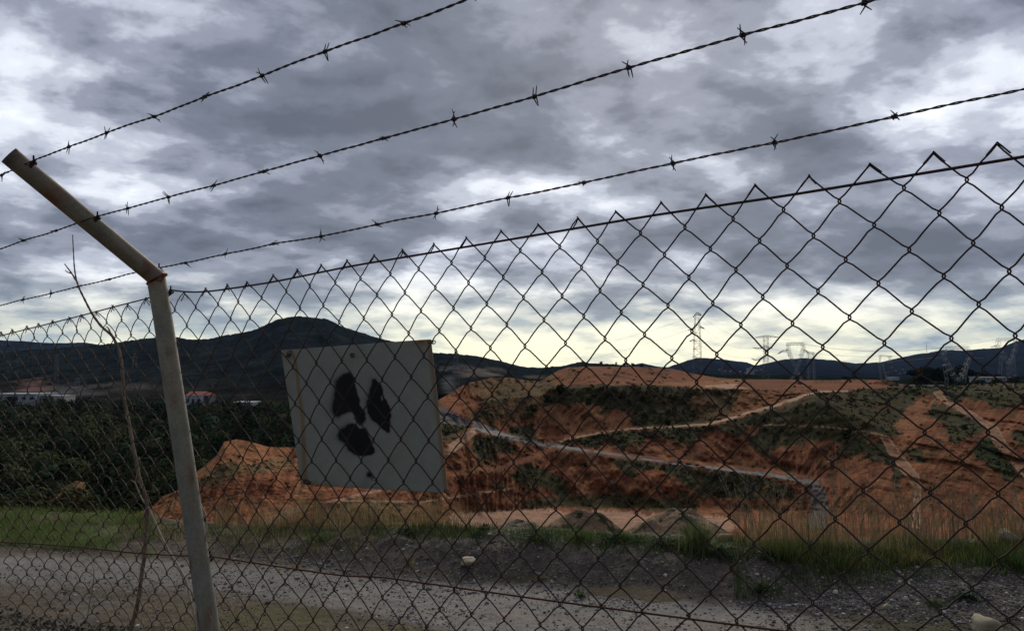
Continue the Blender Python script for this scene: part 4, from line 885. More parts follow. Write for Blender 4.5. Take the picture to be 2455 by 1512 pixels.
# tall dry stalks with seed heads
def stalks(n, u0, u1, h0, h1, seed):
    g3 = random.Random(seed); mb = MB()
    for _ in range(n):
        u = g3.uniform(u0, u1); a, _e = ray(u, 880.); ye = float((EYE-BERM(u))*F/(EDGE(u)-880)); y = ye+g3.uniform(-.25, .3); x = float(a*y)
        z = float(gz(np.array(x), np.array(y))); h = g3.uniform(h0, h1)*g3.uniform(.6, 1); dx, dy = g3.gauss(-.06, .16)*h, g3.gauss(0, .12)*h
        pts = [(x+dx*t*t, y+dy*t*t, z+h*t) for t in (0, .3, .6, .85, 1)]; c = random.Random(_+seed).choice([(.27, .22, .13), (.20, .16, .09), (.33, .28, .18)])
        mb.tube(pts, [.0026, .0022, .0018, .0014, .0008], 3, cap=False, c=c)
        if g3.random() < .7:
            for q_ in range(6):
                t = .72+.28*q_/6; px_, py_, pz_ = x+dx*t*t, y+dy*t*t, z+h*t; l = .035*(1.1-q_/8)
                mb.tube([(px_, py_, pz_), (px_+g3.uniform(-1, 1)*l*.6, py_+g3.uniform(-1, 1)*l*.5, pz_+l)], [.0022, .0006], 3, cap=False, c=c)
    return mb
sb = stalks(330, 1760, 2440, .25, .72, 5); 
m_stalk = M_attr('dry stalk', layers=((9., .2),))
tag(sb.build('dry_stalks', m_stalk, col=True), 'tall pale dry grass stalks with seed heads rising over the long grass', 'dry grass', kind='stuff')
def tuft(u, v, hpx, wpx, n, seed, lab, ca, cb_, k, grp):
    a, _ = ray(u, 880.); y = EYE*F/(v-880.)
    for _ in range(4): y = float((EYE-ledge_z(a*y, np.array(y))[0])*F/(v-880.))
    y = min(y, float((EYE-BERM(u))*F/(EDGE(u)-880))+.05)
    s = y/F; g3 = np.random.default_rng(seed); x = a*y+g3.normal(0, wpx*s*.22, n); yy = y+g3.normal(0, wpx*s*.18, n)
    return blades('grass_tuft', x, yy, hpx*s*g3.uniform(.45, 1.05, n), np.full(n, .0045), mixcol(g3, n, ca, cb_, k), seed, .45, None, lab, 'grass tuft', group=grp)
TG = 'grass tufts along the top of the bank'
tuft(1668, 1325, 88, 90, 420, 1, 'big green grass tuft with pale tips standing in front of the widest earth mound', (.085, .125, .04), (.19, .185, .10), .62, TG)
tuft(1392, 1292, 34, 60, 240, 2, 'bright green low tuft at the foot of the rounded earth mound', (.075, .13, .035), GRN2, .7, TG)
tuft(1145, 1302, 24, 50, 160, 3, 'small dark green tuft on the bank left of the cream block', DG, GRN1, .7, TG)
tuft(1490, 1292, 30, 60, 200, 4, 'low green tuft between the two big earth mounds', (.07, .12, .035), DG, .6, TG)
tuft(1880, 1345, 62, 130, 420, 5, 'dense green tuft at the left end of the long grass', GRN1, GRN2, .6, TG)
tuft(2180, 1345, 40, 90, 260, 6, 'yellow green tuft above the white pebbles in the middle of the long grass', GRN2, STR, .7, TG)
tuft(2400, 1350, 50, 120, 380, 7, 'dark green tuft below the grey cream rock at far right', DG, GRN1, .7, TG)
tuft(775, 1290, 26, 70, 220, 8, 'green tuft on the ledge right of the post under the orange track', (.07, .12, .035), GRN1, .7, TG)
tuft(2225, 1440, 22, 60, 160, 9, 'low green weed tuft on the dark gravel left of the boulder', GRN1, DG, .6, TG)
# broad leaved weeds
def weed(u, v, r_px, n, seed, lab, c=(.035, .07, .035)):
    a, _ = ray(u, 880.); y = EYE*F/(v-880.)
    for _ in range(4): y = float((EYE-ledge_z(a*y, np.array(y))[0])*F/(v-880.))
    s = y/F; g3 = np.random.default_rng(seed); Vs = []
    for _ in range(n):
        x = float(a*y)+g3.normal(0, r_px*s*.45); yy = y+g3.normal(0, r_px*s*.35); z = float(gz(np.array(x), np.array(yy))); an = g3.uniform(0, 6.28); L = g3.uniform(.018, .04); up = g3.uniform(.1, .9); d = np.array((math.cos(an), math.sin(an), up)); d /= np.linalg.norm(d); sd_ = np.cross(d, (0, 0, 1)); sd_ /= np.linalg.norm(sd_)
        p = np.array((x, yy, z+g3.uniform(.0, .03))); Vs += [p, p+d*L*.5+sd_*L*.32, p+d*L, p+d*L*.5-sd_*L*.32]
    Vs = np.array(Vs); return tag(mesh_obj('weed', Vs, quads(n), m_grass, col=crown_cols(n, c, seed, .4)), lab, 'weed', 'leafy weeds on the gravel bank')
weed(1600, 1325, 52, 420, 1, 'patch of dark leafy weeds left of the big grass tuft'); weed(1720, 1325, 50, 360, 2, 'dark leafy weeds right below the big grass tuft'); weed(1500, 1318, 40, 240, 3, 'dark leafy weeds between the green tufts on the bank crest')
weed(1290, 1300, 45, 260, 4, 'leafy weeds on the bank crest under the low grey mound'); weed(1850, 1330, 60, 380, 5, 'leafy weeds at the left foot of the long grass', (.04, .08, .03)); weed(1460, 1360, 30, 120, 6, 'small leafy weed low on the bank below the mounds')
weed(1815, 1420, 26, 130, 7, 'small green weed on the dark gravel beside the road', (.05, .085, .03)); weed(2300, 1430, 34, 200, 8, 'leafy weed on the dark gravel just above the boulder', (.03, .06, .035)); weed(1390, 1420, 12, 60, 9, 'tiny bright weed at the road edge below the bank', (.07, .11, .03))
weed(1160, 1330, 20, 90, 10, 'small dark weed half way up the bank above the cream block', (.03, .06, .03)); weed(980, 1300, 26, 120, 11, 'small leafy weed on the bank crest below the sign')

# ------------------------------------------------------------------ the fence
K = 2977.5/F*1.0/1.007*1.0
DH = np.array((-1.496, 1.007)); DH /= np.linalg.norm(DH); KP = -DH[0]/DH[1]
Q0 = 2.13
def onp(u, v, q=Q0):
    a, e = ray(u, v); y = q/(a+KP); a, e, y = np.broadcast_arrays(a, e, y); return np.stack([a*y, y, EYE+e*y], -1)
NRM = np.array((DH[1], -DH[0], 0.)); NRM = NRM/np.linalg.norm(NRM)      # away from the camera
YP = onp(410, 700)[1]
def s_of(p): return (p[..., 1]-YP)/DH[1]
def from_s(s, z, off=0., q=Q0):
    y = YP+s*DH[1]; x = q-KP*y; s, z, off, x, y = np.broadcast_arrays(s, z, off, x, y)
    return np.stack([x+NRM[0]*off, y+NRM[1]*off, z], -1)
PEAKS = [(2720, 293), (2550, 320), (2390, 348), (2238, 370), (2085, 398), (1940, 425), (1810, 447), (1692, 470), (1585, 488), (1476, 510), (1385, 525), (1290, 541), (1201, 556), (1118, 572), (1040, 587), (965, 601), (897, 614), (832, 626), (770, 637), (713, 648), (655, 661), (592, 678), (545, 684), (493, 693), (441, 702)]
PEAKL = [(392, 708), (350, 716), (306, 731), (270, 734), (232, 748), (195, 756), (166, 762), (126, 770), (92, 777), (64, 783), (29, 791), (2, 797), (-30, 805), (-60, 813)]
pk = onp(*np.array(PEAKS+PEAKL, float).T); ps, pz = s_of(pk), pk[:, 2]
NROW = 44
HJ = ([0, 4, 9, 14, 50], [.0408, .0398, .0388, .0370, .0365]), ([0, 4, 9, 16, 50], [.0395, .0385, .0370, .0325, .031]), ([0, 4, 8, 14, 50], [.0385, .0350, .0300, .0252, .024])
def hh(j, s):
    v_ = [np.interp(j, *h_) for h_ in HJ]; return np.interp(s, [-.9, -.1, .5], v_)
def lean(s): return np.interp(s, [-1.6, -.9, 0, .35, .9], [.05, .07, .20, .30, .36])
zl = np.polyfit(ps, pz, 1)
def knot(i, j):
    """i = column index counted in peaks (half steps allowed), j = row"""
    s = np.interp(i, np.arange(len(ps)), ps); z0_ = np.interp(i, np.arange(len(ps)), pz)
    zf = np.polyval(zl, s); wgt = math.exp(-j/22.); cum = sum(float(hh(k_, s)) for k_ in range(j))
    zt = z0_*wgt+zf*(1-wgt)-cum
    rr2 = np.random.default_rng(int(i*2+1000)*97+j); jit = rr2.normal(0, .0014, 2)*(j > 0)
    return np.array((s-cum*lean(s)+jit[0], zt+jit[1]))
def panel(i0, i1, name_mb, wr):
    cols = np.arange(i0, i1+.01, .5); cache = {}
    def kn(i, j):
        if (i, j) not in cache: cache[(i, j)] = knot(i, j)
        return cache[(i, j)]
    rg = random.Random(int(i0*10)+3)
    i = float(i0)
    for c_ in np.arange(i0, i1, .5):
        # a wire zigzags between column line c_ and c_+.5 ; whole columns own even rows
        whole = abs(c_-round(c_)) < .1
        pts, sgn = [], 1
        ev, od = (c_, c_+.5) if whole else (c_+.5, c_)
        for j in range(NROW):
            cc_ = ev if j % 2 == 0 else od; other = od if j % 2 == 0 else ev
            k0 = kn(cc_, j); out = math.copysign(1, cc_-other)*(-1)    # index grows to the left in s: s grows with i
            k1 = kn(other, j+1) if j+1 < NROW else None
            od_ = math.copysign(1., cc_-other)*.0014   # overshoot along +s when index larger
            dep = wr*1.0*(-1 if j % 2 == 0 else 1)*(1 if whole else -1)
            bow = (.0018 if i0 < 20 else .0042)*(-1 if j % 2 == 0 else 1)*(1 if whole else -1)
            if j == 0: pts.append((k0[0], k0[1]+.001, 0.))
            else: pts += [(k0[0]+od_*.8, k0[1]+.0020, -dep), (k0[0]+od_*1.25, k0[1], 0.), (k0[0]+od_*.8, k0[1]-.0020, dep)]
            if k1 is not None:
                for t in (.2, .5, .8):
                    b_ = rg.gauss(0, .0003); pts.append((k0[0]*(1-t)+k1[0]*t+b_, k0[1]*(1-t)+k1[1]*t+b_, dep*(1-2*t*.0)+bow*4*t*(1-t)))
        a_ = np.array(pts); P3 = from_s(a_[:, 0], a_[:, 1], a_[:, 2])
        gzmin = .0; P3 = P3[P3[:, 2] > -.03]
        name_mb.tube(P3, wr, 5, ref=tuple(NRM))
        # folded end at the peak
        if whole:
            k0 = kn(c_, 0)
            for sg in (-.5, .5):
                k1 = kn(c_+sg, 1) if 0 <= c_+sg <= len(ps)-1 else None
                if k1 is None: continue
                d = (k1-k0); L = rg.uniform(.26, .44); e = rg.uniform(.0008, .0022)
                nv = np.array((-d[1], d[0]))/np.linalg.norm(d)*math.copysign(1, sg)*(1 if rg.random() < .7 else -1)
                q_ = [k0+np.array((0, .0035)), k0+d*.12+nv*e*.8+np.array((0, .001)), k0+d*L+nv*e]
                name_mb.tube(from_s(np.array([t[0] for t in q_]), np.array([t[1] for t in q_]), np.array([.002, .0025, .002])*(1 if sg > 0 else -1)), wr*.95, 5, ref=tuple(NRM))
def polyw(pts, q=Q0, n=None, off=0.):
    a = np.array(pts, float); p = onp(a[:, 0], a[:, 1], q)+NRM*off
    s = s_of(p); m = n or max(int(abs(s[-1]-s[0])/.02), 4)
    ss = np.linspace(s[0], s[-1], m); o_ = np.argsort(s)
    return np.stack([np.interp(ss, s[o_], p[o_, k_]) for k_ in range(3)], -1)
def smoothp(p, k=5):
    ker = np.ones(k)/k; return np.stack([np.convolve(np.pad(p[:, i], k//2, 'reflect', reflect_type='odd'), ker, 'valid') for i in range(3)], -1)
fr_ = empty('chain_link_fence', tuple(from_s(-.8, 0.)), 'chain link fence panel right of the post, its wires dark against the sky', 'fence', 'chain link fence panels')
mb = MB(); panel(0, 24, mb, .00125); mb.build('wire_mesh', m_wire, fr_, True)
mb = MB(); mb.tube(smoothp(polyw([(2900, 298), (2455, 376), (1880, 470), (1560, 517), (1170, 583), (840, 638), (655, 676), (550, 692), (500, 699), (450, 701), (410, 695)])), .0021, 6); mb.build('top_wire', m_wire, fr_, True)
mb = MB(); mb.tube(smoothp(polyw([(2900, 1642), (2300, 1563), (1839, 1505), (1300, 1435), (900, 1379), (840, 1381), (700, 1361), (500, 1331)], off=-.003)), .0017, 6); mb.build('bottom_wire', m_rustwire, fr_, True)
fl_ = empty('chain_link_fence', tuple(from_s(.5, 0.)), 'chain link fence panel left of the post, its meshes looking narrow and drawn out', 'fence', 'chain link fence panels')
mb = MB(); panel(24, 38, mb, .00122); mb.build('wire_mesh', m_wire_l, fl_, True)
mb = MB(); mb.tube(smoothp(polyw([(395, 703), (355, 715), (290, 731), (200, 755), (100, 780), (0, 805), (-80, 825)])), .0017, 6); mb.build('top_wire', m_wire_l, fl_, True)
mb = MB(); mb.tube(smoothp(polyw([(490, 1331), (451, 1331), (345, 1326), (200, 1311), (100, 1303), (0, 1298), (-80, 1293)], off=-.003)), .0016, 6); mb.build('bottom_wire', m_rustwire, fl_, True)

# post
QA = Q0-.040
def postcol(p, t, ang):
    n_ = fbm(p*14, 5, .6); n2_ = fbm(p*55, 4, .6)
    tz = np.clip((p[..., 2]-1.1)/.6, 0, 1)[..., None]; c = (np.array((.18, .205, .185))*(1-tz)+np.array((.245, .235, .175))*tz)*(1+.4*n_+.3*n2_)[..., None]
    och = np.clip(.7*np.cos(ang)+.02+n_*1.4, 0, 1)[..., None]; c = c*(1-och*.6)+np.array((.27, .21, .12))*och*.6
    ru = np.clip(n_*2.4+n2_*1.2-.45, 0, 1)[..., None]; c = c*(1-ru)+np.array((.13, .055, .03))*ru
    return c
def pipe(cen, rad, name, parent, rustfn, hollow=False, sides=40):
    cen = np.array(cen, float); n = len(cen); T = np.gradient(cen, axis=0); T /= np.linalg.norm(T, axis=1)[:, None]
    U_ = np.cross(T, NRM); U_ /= np.linalg.norm(U_, axis=1)[:, None]; B_ = np.cross(T, U_)
    an = np.arange(sides)/sides*2*math.pi; t = np.linspace(0, 1, n)
    V_ = cen[:, None]+rad*(np.cos(an)[None, :, None]*U_[:, None]+np.sin(an)[None, :, None]*B_[:, None])
    A_, T_ = np.meshgrid(an, t); c = postcol(V_, T_, A_); c = rustfn(c, V_, T_, A_)
    ii = np.arange(n*sides).reshape(n, sides); jj = np.roll(ii, -1, 1); Fc = [tuple(x) for x in np.stack([ii[:-1], jj[:-1], jj[1:], ii[1:]], -1).reshape(-1, 4).tolist()]
    V_ = V_.reshape(-1, 3); c = c.reshape(-1, 3)
    return V_, Fc, c, ii
postpts = onp(*np.array([(372, 655), (376, 676), (391, 766), (426, 996), (461, 1227), (503, 1512)], float).T, q=QA)
zz_ = postpts[:, 2]; zs = np.linspace(zz_[0], -.12, 90); pc_ = np.stack([np.interp(zs, zz_[::-1], postpts[::-1, k_]) for k_ in range(3)], -1)
slope = (postpts[-1]-postpts[-3])/(postpts[-1, 2]-postpts[-3, 2]); bel = zs < zz_[-1]; pc_[bel] = postpts[-1]+slope*(zs[bel]-zz_[-1])[:, None]
pr = empty('fence_post', tuple(pc_[-1]), 'leaning grey green steel tube post with an angled arm, rusty at the bend', 'post')
RUST = np.array((.17, .05, .025))
def rf_post(c, V_, T_, A_):
    n_ = fbm(V_*40, 4, .6); r_ = np.clip(1.6-T_*70+n_*2, 0, 1)[..., None]; c = c*(1-r_)+RUST*r_
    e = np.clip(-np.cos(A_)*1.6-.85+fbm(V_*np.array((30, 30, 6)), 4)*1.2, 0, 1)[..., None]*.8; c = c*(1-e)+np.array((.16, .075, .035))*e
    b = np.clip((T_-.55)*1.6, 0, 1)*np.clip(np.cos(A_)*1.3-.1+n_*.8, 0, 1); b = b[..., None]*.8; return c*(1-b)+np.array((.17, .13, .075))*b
V_, Fc, c, ii = pipe(pc_, .0215, 'tube', pr, rf_post); m_post = M_attr('old painted steel', .62, ((30., .12), (160., .18)), bump=.25, bscale=300., spec=.35)
mesh_obj('tube', V_, Fc, m_post, pr, col=c, smooth=True)
qe = 1.60; a0 = onp(378, 668, QA); a1 = onp(21, 372, qe-.036)
na = 46; ac = a0+(a1-a0)*np.linspace(-.02, 1, na)[:, None]
def rf_arm(c, V_, T_, A_):
    n_ = fbm(V_*30, 5, .6); r_ = np.clip((T_-.93)*26+n_*1.5, 0, 1)[..., None]; c = c*(1-r_)+np.array((.045, .030, .028))*r_
    c = c*.55+np.array((.22, .165, .11))*(.45*(1+n_*.9))[..., None]
    k_ = np.clip(1.0-np.abs(T_-.72)*11+n_*1.2, 0, 1); k_ = k_[..., None]*.9; c = c*(1-k_)+np.array((.20, .085, .04))*k_
    w_ = np.clip(1-T_*34+n_*2, 0, 1)[..., None]; c = c*(1-w_)+RUST*w_
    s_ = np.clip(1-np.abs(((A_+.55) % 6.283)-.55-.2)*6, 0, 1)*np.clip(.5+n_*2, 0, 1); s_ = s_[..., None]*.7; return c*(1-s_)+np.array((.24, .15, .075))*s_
V_, Fc, c, ii = pipe(ac, .0212, 'arm', pr, rf_arm)
# open pipe mouth
sd_ = ii.shape[1]; last = V_[ii[-1]]; cen_ = ac[-1]; inner = cen_+(last-cen_)*.80; deep = inner+(ac[-4]-ac[-1])*1.2; nb = len(V_)
V_ = np.vstack([V_, inner, deep]); c = np.vstack([c, np.tile((.05, .03, .025), (sd_, 1)), np.tile((.01, .008, .008), (sd_, 1))])
for j in range(sd_):
    k_ = (j+1) % sd_; Fc += [(int(ii[-1][j]), int(ii[-1][k_]), nb+k_, nb+j), (nb+j, nb+k_, nb+sd_+k_, nb+sd_+j)]
Fc.append(tuple(nb+sd_+j for j in range(sd_)))
mesh_obj('arm', V_, Fc, m_post, pr, col=c, smooth=True)
# weld bead
mb = MB(); nrm_ = (ac[1]-ac[0])/np.linalg.norm(ac[1]-ac[0])+(pc_[0]-pc_[1])/np.linalg.norm(pc_[0]-pc_[1]); nrm_ /= np.linalg.norm(nrm_); b1 = np.cross(nrm_, NRM); b1 /= np.linalg.norm(b1); b2 = np.cross(nrm_, b1)
cw = onp(377, 669, QA); an = np.linspace(0, 2*math.pi, 50); rg = np.random.default_rng(5)
rw_ = .0222+rg.normal(0, .0005, 50); rw_[-1] = rw_[0]; wp = cw+np.cos(an)[:, None]*b1*(rw_*1.07)[:, None]+np.sin(an)[:, None]*b2*rw_[:, None]
th_ = .0026+np.abs(rg.normal(0, .0010, 50)); th_[-1] = th_[0]; mb.tube(wp, th_, 7, ref=tuple(nrm_), cap=False); mb.build('weld_bead', M_plain('red rust', (.20, .055, .03), .9, 0, .35, 60, (.09, .035, .02), (.4, .6)), pr, True)
m_tie = M_plain('blackened tie wire', (.045, .03, .026), .8, .2, .3, 40)
for (u, v, q, sc) in ((77, 388, 1.60, 1.15), (231, 520, 1.795, 1.), (379, 643, Q0, 1.0), (407, 697, Q0, 1.), (500, 1333, Q0, 1.1)):
    p = onp(u, v, q); mb = MB(); t = np.linspace(0, 1, 30)
    h_ = np.stack([p[0]+np.cos(t*14)*.0045*sc+DH[0]*(.004-.012*t), p[1]+np.sin(t*14)*.0045*sc+DH[1]*(.004-.012*t), p[2]+np.sin(t*14+1)*.0055*sc+.001-.010*t*sc], -1)
    mb.tube(h_, .0019*sc, 6); mb.tube([h_[0], h_[0]+np.array((.002, -.004, .006))*sc], .0018*sc, 5); mb.tube([p+np.array((0, 0, -.002)), p+np.array((-.001, .0, -.012))*sc], [.0022*sc, .0012*sc], 5); mb.build('wire_tie', m_tie, pr, True)

# barbed wires: two twisted strands with four pointed barbs
def barb_mesh(seed):
    g3 = random.Random(seed); mb = MB()
    t = np.linspace(0, 1, 26); mb.tube(np.stack([(t-.5)*.0062, np.cos(t*25)*.0026, np.sin(t*25)*.0026], -1), .00105, 5)
    for k_ in range(4):
        sx = -.0024 if k_ % 2 else .0024; a = g3.uniform(-.35, .35)+(math.pi*(k_//2))+math.pi/2*g3.choice((.75, 1., 1.2)); L = g3.uniform(.0105, .0145); tilt = g3.uniform(-.5, .5)+(.35 if k_ % 2 else -.35)
        d = np.array((math.sin(tilt), math.cos(a)*math.cos(tilt), math.sin(a)*math.cos(tilt))); st = np.array((sx, d[1]*.0018, d[2]*.0018))
        mb.tube([st, st+d*L*.5, st+d*L], [.00100, .00098, .00055], 5)
    return mb
templ = [barb_mesh(s_) for s_ in range(6)]; tmesh = []
for s_, mb in enumerate(templ):
    o = mb.build('barb', m_barb, None, True); tmesh.append(o.data); bpy.data.objects.remove(o)
def barbed(pts, barbs, q, label, seed):
    base_ = smoothp(polyw(pts, q), 3); s = np.concatenate([[0], np.cumsum(np.linalg.norm(np.diff(base_, axis=0), axis=1))])
    n = int(s[-1]/.0028); ss = np.linspace(0, s[-1], n); c = np.stack([np.interp(ss, s, base_[:, k_]) for k_ in range(3)], -1)
    c[:, 2] += fbm(xyz(ss*9, seed, 0), 3)*.0022; T = np.array((DH[0], DH[1], 0)); up = np.array((0, 0, 1.))
    root = empty('barbed_wire', tuple(c[n//2]), label, 'barbed wire', 'strands of barbed wire on the arm')
    mb = MB()
    for ph in (0, math.pi):
        an = ss*2*math.pi/.040+ph; mb.tube(c+(np.cos(an)[:, None]*NRM+np.sin(an)[:, None]*up)*.00105, .00105, 5)
    mb.build('strand', m_barb, root, True)
    for k_, (u, v) in enumerate(barbs):
        p = onp(u, v, q); i = int(np.argmin(np.hypot(c[:, 0]-p[0], c[:, 1]-p[1]))); p = c[i]; d = c[min(i+3, n-1)]-c[max(i-3, 0)]
        o = bpy.data.objects.new('barb', tmesh[(k_*5+seed) % 6]); COL.objects.link(o); o.parent = root; o.matrix_parent_inverse = root.matrix_basis.inverted()
        dd = Vector(d).normalized(); qt = dd.to_track_quat('X', 'Z'); rr_ = random.Random(k_*7+seed)
        from mathutils import Quaternion
        o.rotation_mode = 'QUATERNION'; o.rotation_quaternion = qt @ Quaternion((1, 0, 0), rr_.uniform(0, 6.28)); o.location = p; o.scale = (1.0,)*3
    return root
barbed([(1400, -95), (1150, -11), (1115, 0), (967, 57), (780, 124), (628, 182), (490, 234), (370, 281), (256, 318), (165, 353), (77, 387), (0, 422), (-60, 452)],
       [(1150, -8), (967, 57), (780, 124), (628, 182), (490, 232), (370, 280), (256, 317), (165, 353), (4, 421)], 1.60, 'topmost strand of barbed wire, fixed near the mouth of the arm', 1)
barbed([(2500, -108), (2070, 8), (1780, 86), (1505, 163), (1280, 230), (1089, 286), (918, 332), (768, 374), (632, 410), (513, 444), (403, 473), (305, 500), (228, 519), (182, 535), (135, 552), (57, 577), (0, 597), (-60, 619)],
       [(2073, 8), (1781, 86), (1506, 163), (1281, 231), (1089, 286), (919, 331), (768, 373), (632, 409), (513, 443), (403, 473), (305, 500), (135, 552), (57, 575)], 1.795, 'middle strand of barbed wire, fixed half way along the arm', 2)
barbed([(2900, 128), (2455, 215), (2145, 278), (1855, 341), (1615, 391), (1400, 438), (1217, 473), (1045, 511), (905, 538), (770, 566), (655, 586), (540, 608), (445, 629), (380, 643), (345, 650), (270, 667), (186, 688), (122, 703), (55, 718), (0, 732), (-60, 747)],
       [(2145, 278), (1855, 340), (1615, 391), (1400, 437), (1217, 473), (1045, 509), (905, 538), (770, 566), (655, 585), (540, 608), (445, 628), (262, 668), (188, 688), (122, 703), (55, 720)], Q0, 'lowest strand of barbed wire, fixed at the bend of the post', 3)

# ------------------------------------------------------------------ the sign
QS = Q0+.028
def cs(*p): return [((850+x/2.749)*.76959, (1030+y/2.749)*.76959) for x, y in p]
TL, TR, BR, BL = [np.array(c_) for c_ in cs((82, 166), (1331, 72), (1478, 1390), (250, 1315))]
n1_, n2_ = 250, 190; S1, S2 = np.meshgrid(np.linspace(0, 1, n1_), np.linspace(0, 1, n2_))
c3d = [onp(c_[0], c_[1], QS) for c_ in (TL, TR, BR, BL)]
B4 = lambda s_, t_: (c3d[0]*((1-s_)*(1-t_))[..., None]+c3d[1]*(s_*(1-t_))[..., None]+c3d[2]*(s_*t_)[..., None]+c3d[3]*((1-s_)*t_)[..., None])
SP = B4(S1, S2); bend = -np.clip((.085-S1)/.085, 0, 1)**1.5*.004+np.clip((S1-.955)/.045, 0, 1)**1.5*.006
SP = SP+NRM*(bend+np.sin(S1*7+S2*2)*.0014)[..., None]
su_, sv_ = uv_of(SP)
xs = (su_/.76959-850)*2.749; ys = (sv_/.76959-1030)*2.749
BL1 = [(665,352),(690,400),(705,470),(722,530),(745,590),(745,645),(775,675),(795,720),(792,765),(750,812),(712,780),(690,700),(640,698),(600,712),(560,738),(535,728),(508,695),(505,640),(525,560),(530,500),(540,430),(600,372)]
BL2 = [(850,415),(880,414),(905,440),(935,480),(945,540),(962,585),(1000,640),(1012,720),(1005,790),(1000,872),(975,872),(900,805),(850,762),(815,705),(800,640),(810,590),(830,510),(845,460)]
BL3 = [(670,790),(712,800),(742,838),(800,835),(820,900),(850,960),(874,1035),(860,1055),(780,1070),(700,1060),(648,1020),(610,960),(560,925),(555,885),(585,840),(630,812)]
jx = xs+fbm(xyz(xs/22, ys/22, 1), 4)*9; jy = ys+fbm(xyz(xs/22, ys/22, 7), 4)*9
paint = np.zeros(xs.shape); dl = []
for pl, so in ((BL1, 26), (BL2, 15), (BL3, 22)):
    d = poly_dist(jx, jy, pl); side_ = np.clip((-(xs-np.mean([a_ for a_, _ in pl])))/120+.5, .25, 1.3)
    paint = np.maximum(paint, np.clip(.75-d/(so*side_+5), 0, 1)); paint = np.maximum(paint, .45*np.exp(-np.clip(d, 0, None)/(24*side_)))
paint = np.maximum(paint, np.clip(1.35-np.hypot((jx-752)/1.0, (jy-745)/1.35)/46, 0, 1)); hole = np.clip(1.2-np.hypot((jx-935)/9, (jy-580)/26), 0, 1); paint = paint*(1-hole*.9)
spot = np.clip(1.7-np.hypot(jx-828, jy-1230)/22, 0, 1); drip = np.clip(1.3-np.abs((jx-835)-(jy-1228)*.35)/24, 0, 1)*((jy > 1225) & (jy < 1290))*np.clip(1.4-(jy-1225)/60, 0, 1)
tri = np.clip(1-np.abs(jx-800)/np.maximum((jy-1215)*.95, 1), 0, 1)*(jy > 1215)*.25
paint = np.maximum.reduce([paint, spot, drip*.8, tri])
np.random.seed(2); paint = np.clip(paint*(1+.25*(np.random.random(paint.shape)-.5)*(paint < .9)), 0, 1)
nS = fbm(xyz(xs/120, ys/120, 0), 5, .6); nF = fbm(xyz(xs/14, ys/14, 3), 4, .6)
scol = np.array((.30, .315, .272))*(1+.10*nS+.06*nF)[..., None]
lc_ = np.interp(S2, [0, .04, .1, .5, .8, 1.], [.055, .075, .086, .076, .05, .03]); rl = np.clip(1.5-np.abs(S1-lc_-.006*nS)/(.009+.008*S2+.010*np.clip(nS, 0, 1)), 0, 1)*np.clip(.85+nF*.7, 0, 1)
rl = np.clip(rl*1.2, 0, 1); rr3 = np.clip((S1-.978)/.012+nF*.5, 0, 1)*.7; rb = np.clip((S2-.955)/.03+nF*.6-.1, 0, 1)*np.clip(1-S1*2.2, 0, 1)*.7
rt = np.clip(1.2-np.hypot((S1-.96)/.05, S2/.05)+nF*.5, 0, 1)
rust = np.clip(np.maximum.reduce([rl*.8, rr3, rb, rt, np.clip((S1 < .085)*(nS*.5), 0, .3)]), 0, 1)
scol = scol*(1-rust[..., None])+np.array((.26, .155, .05))*rust[..., None]
sc2 = np.clip(1.1-np.hypot((xs-820)/30, (ys-200)/8)+nF, 0, 1)*.6; scol = scol*(1-sc2[..., None])+np.array((.07, .06, .055))*sc2[..., None]
scol = scol*(1-paint[..., None])+np.array((.006, .006, .008))*paint[..., None]
nS_ = S1.size; ii = np.arange(nS_).reshape(S1.shape); f1 = np.stack([ii[:-1, :-1], ii[1:, :-1], ii[1:, 1:], ii[:-1, 1:]], -1).reshape(-1, 4); f2 = f1[:, ::-1]+nS_
rim = np.concatenate([ii[0], ii[1:, -1], ii[-1, ::-1][1:], ii[::-1, 0][1:-1]]); rn = np.roll(rim, -1); f3 = np.stack([rim, rn, rn+nS_, rim+nS_], -1)
m_sign = M_attr('weathered sheet metal', .6, ((60., .05), (400., .06)), bump=.06, bscale=250., spec=.25)
sr = empty('warning_sign', tuple(SP[n2_-1, n1_//2]), 'grey sheet metal sign wired behind the mesh, sprayed with a black radiation trefoil', 'sign')
mesh_obj('panel', np.concatenate([SP.reshape(-1, 3), (SP+NRM*.0015).reshape(-1, 3)]), np.concatenate([f1, f2, f3]), m_sign, sr, col=np.concatenate([scol.reshape(-1, 3)]*2), smooth=False)
m_wt = M_plain('rusty binding wire', (.10, .05, .03), .8, .1, .3, 40)
for (a_, b_) in (((1300, 95), (1352, 97)), ((1440, 1370), (1486, 1398)), ((110, 180), (90, 230)), ((236, 1290), (275, 1312)), ((640, 205), (648, 215))):
    (u0, v0), (u1, v1) = cs(a_, b_); p, q_ = onp(u0, v0, QS-.03), onp(u1, v1, QS-.03); mb = MB(); t = np.linspace(0, 1, 22)[:, None]
    mb.tube(p+(q_-p)*t+NRM*(np.cos(t*16)*.006+.012)+np.array((0, 0, 1))*np.sin(t*16)*.003, .0011, 5); mb.build('binding_wire', m_wt, sr, True)

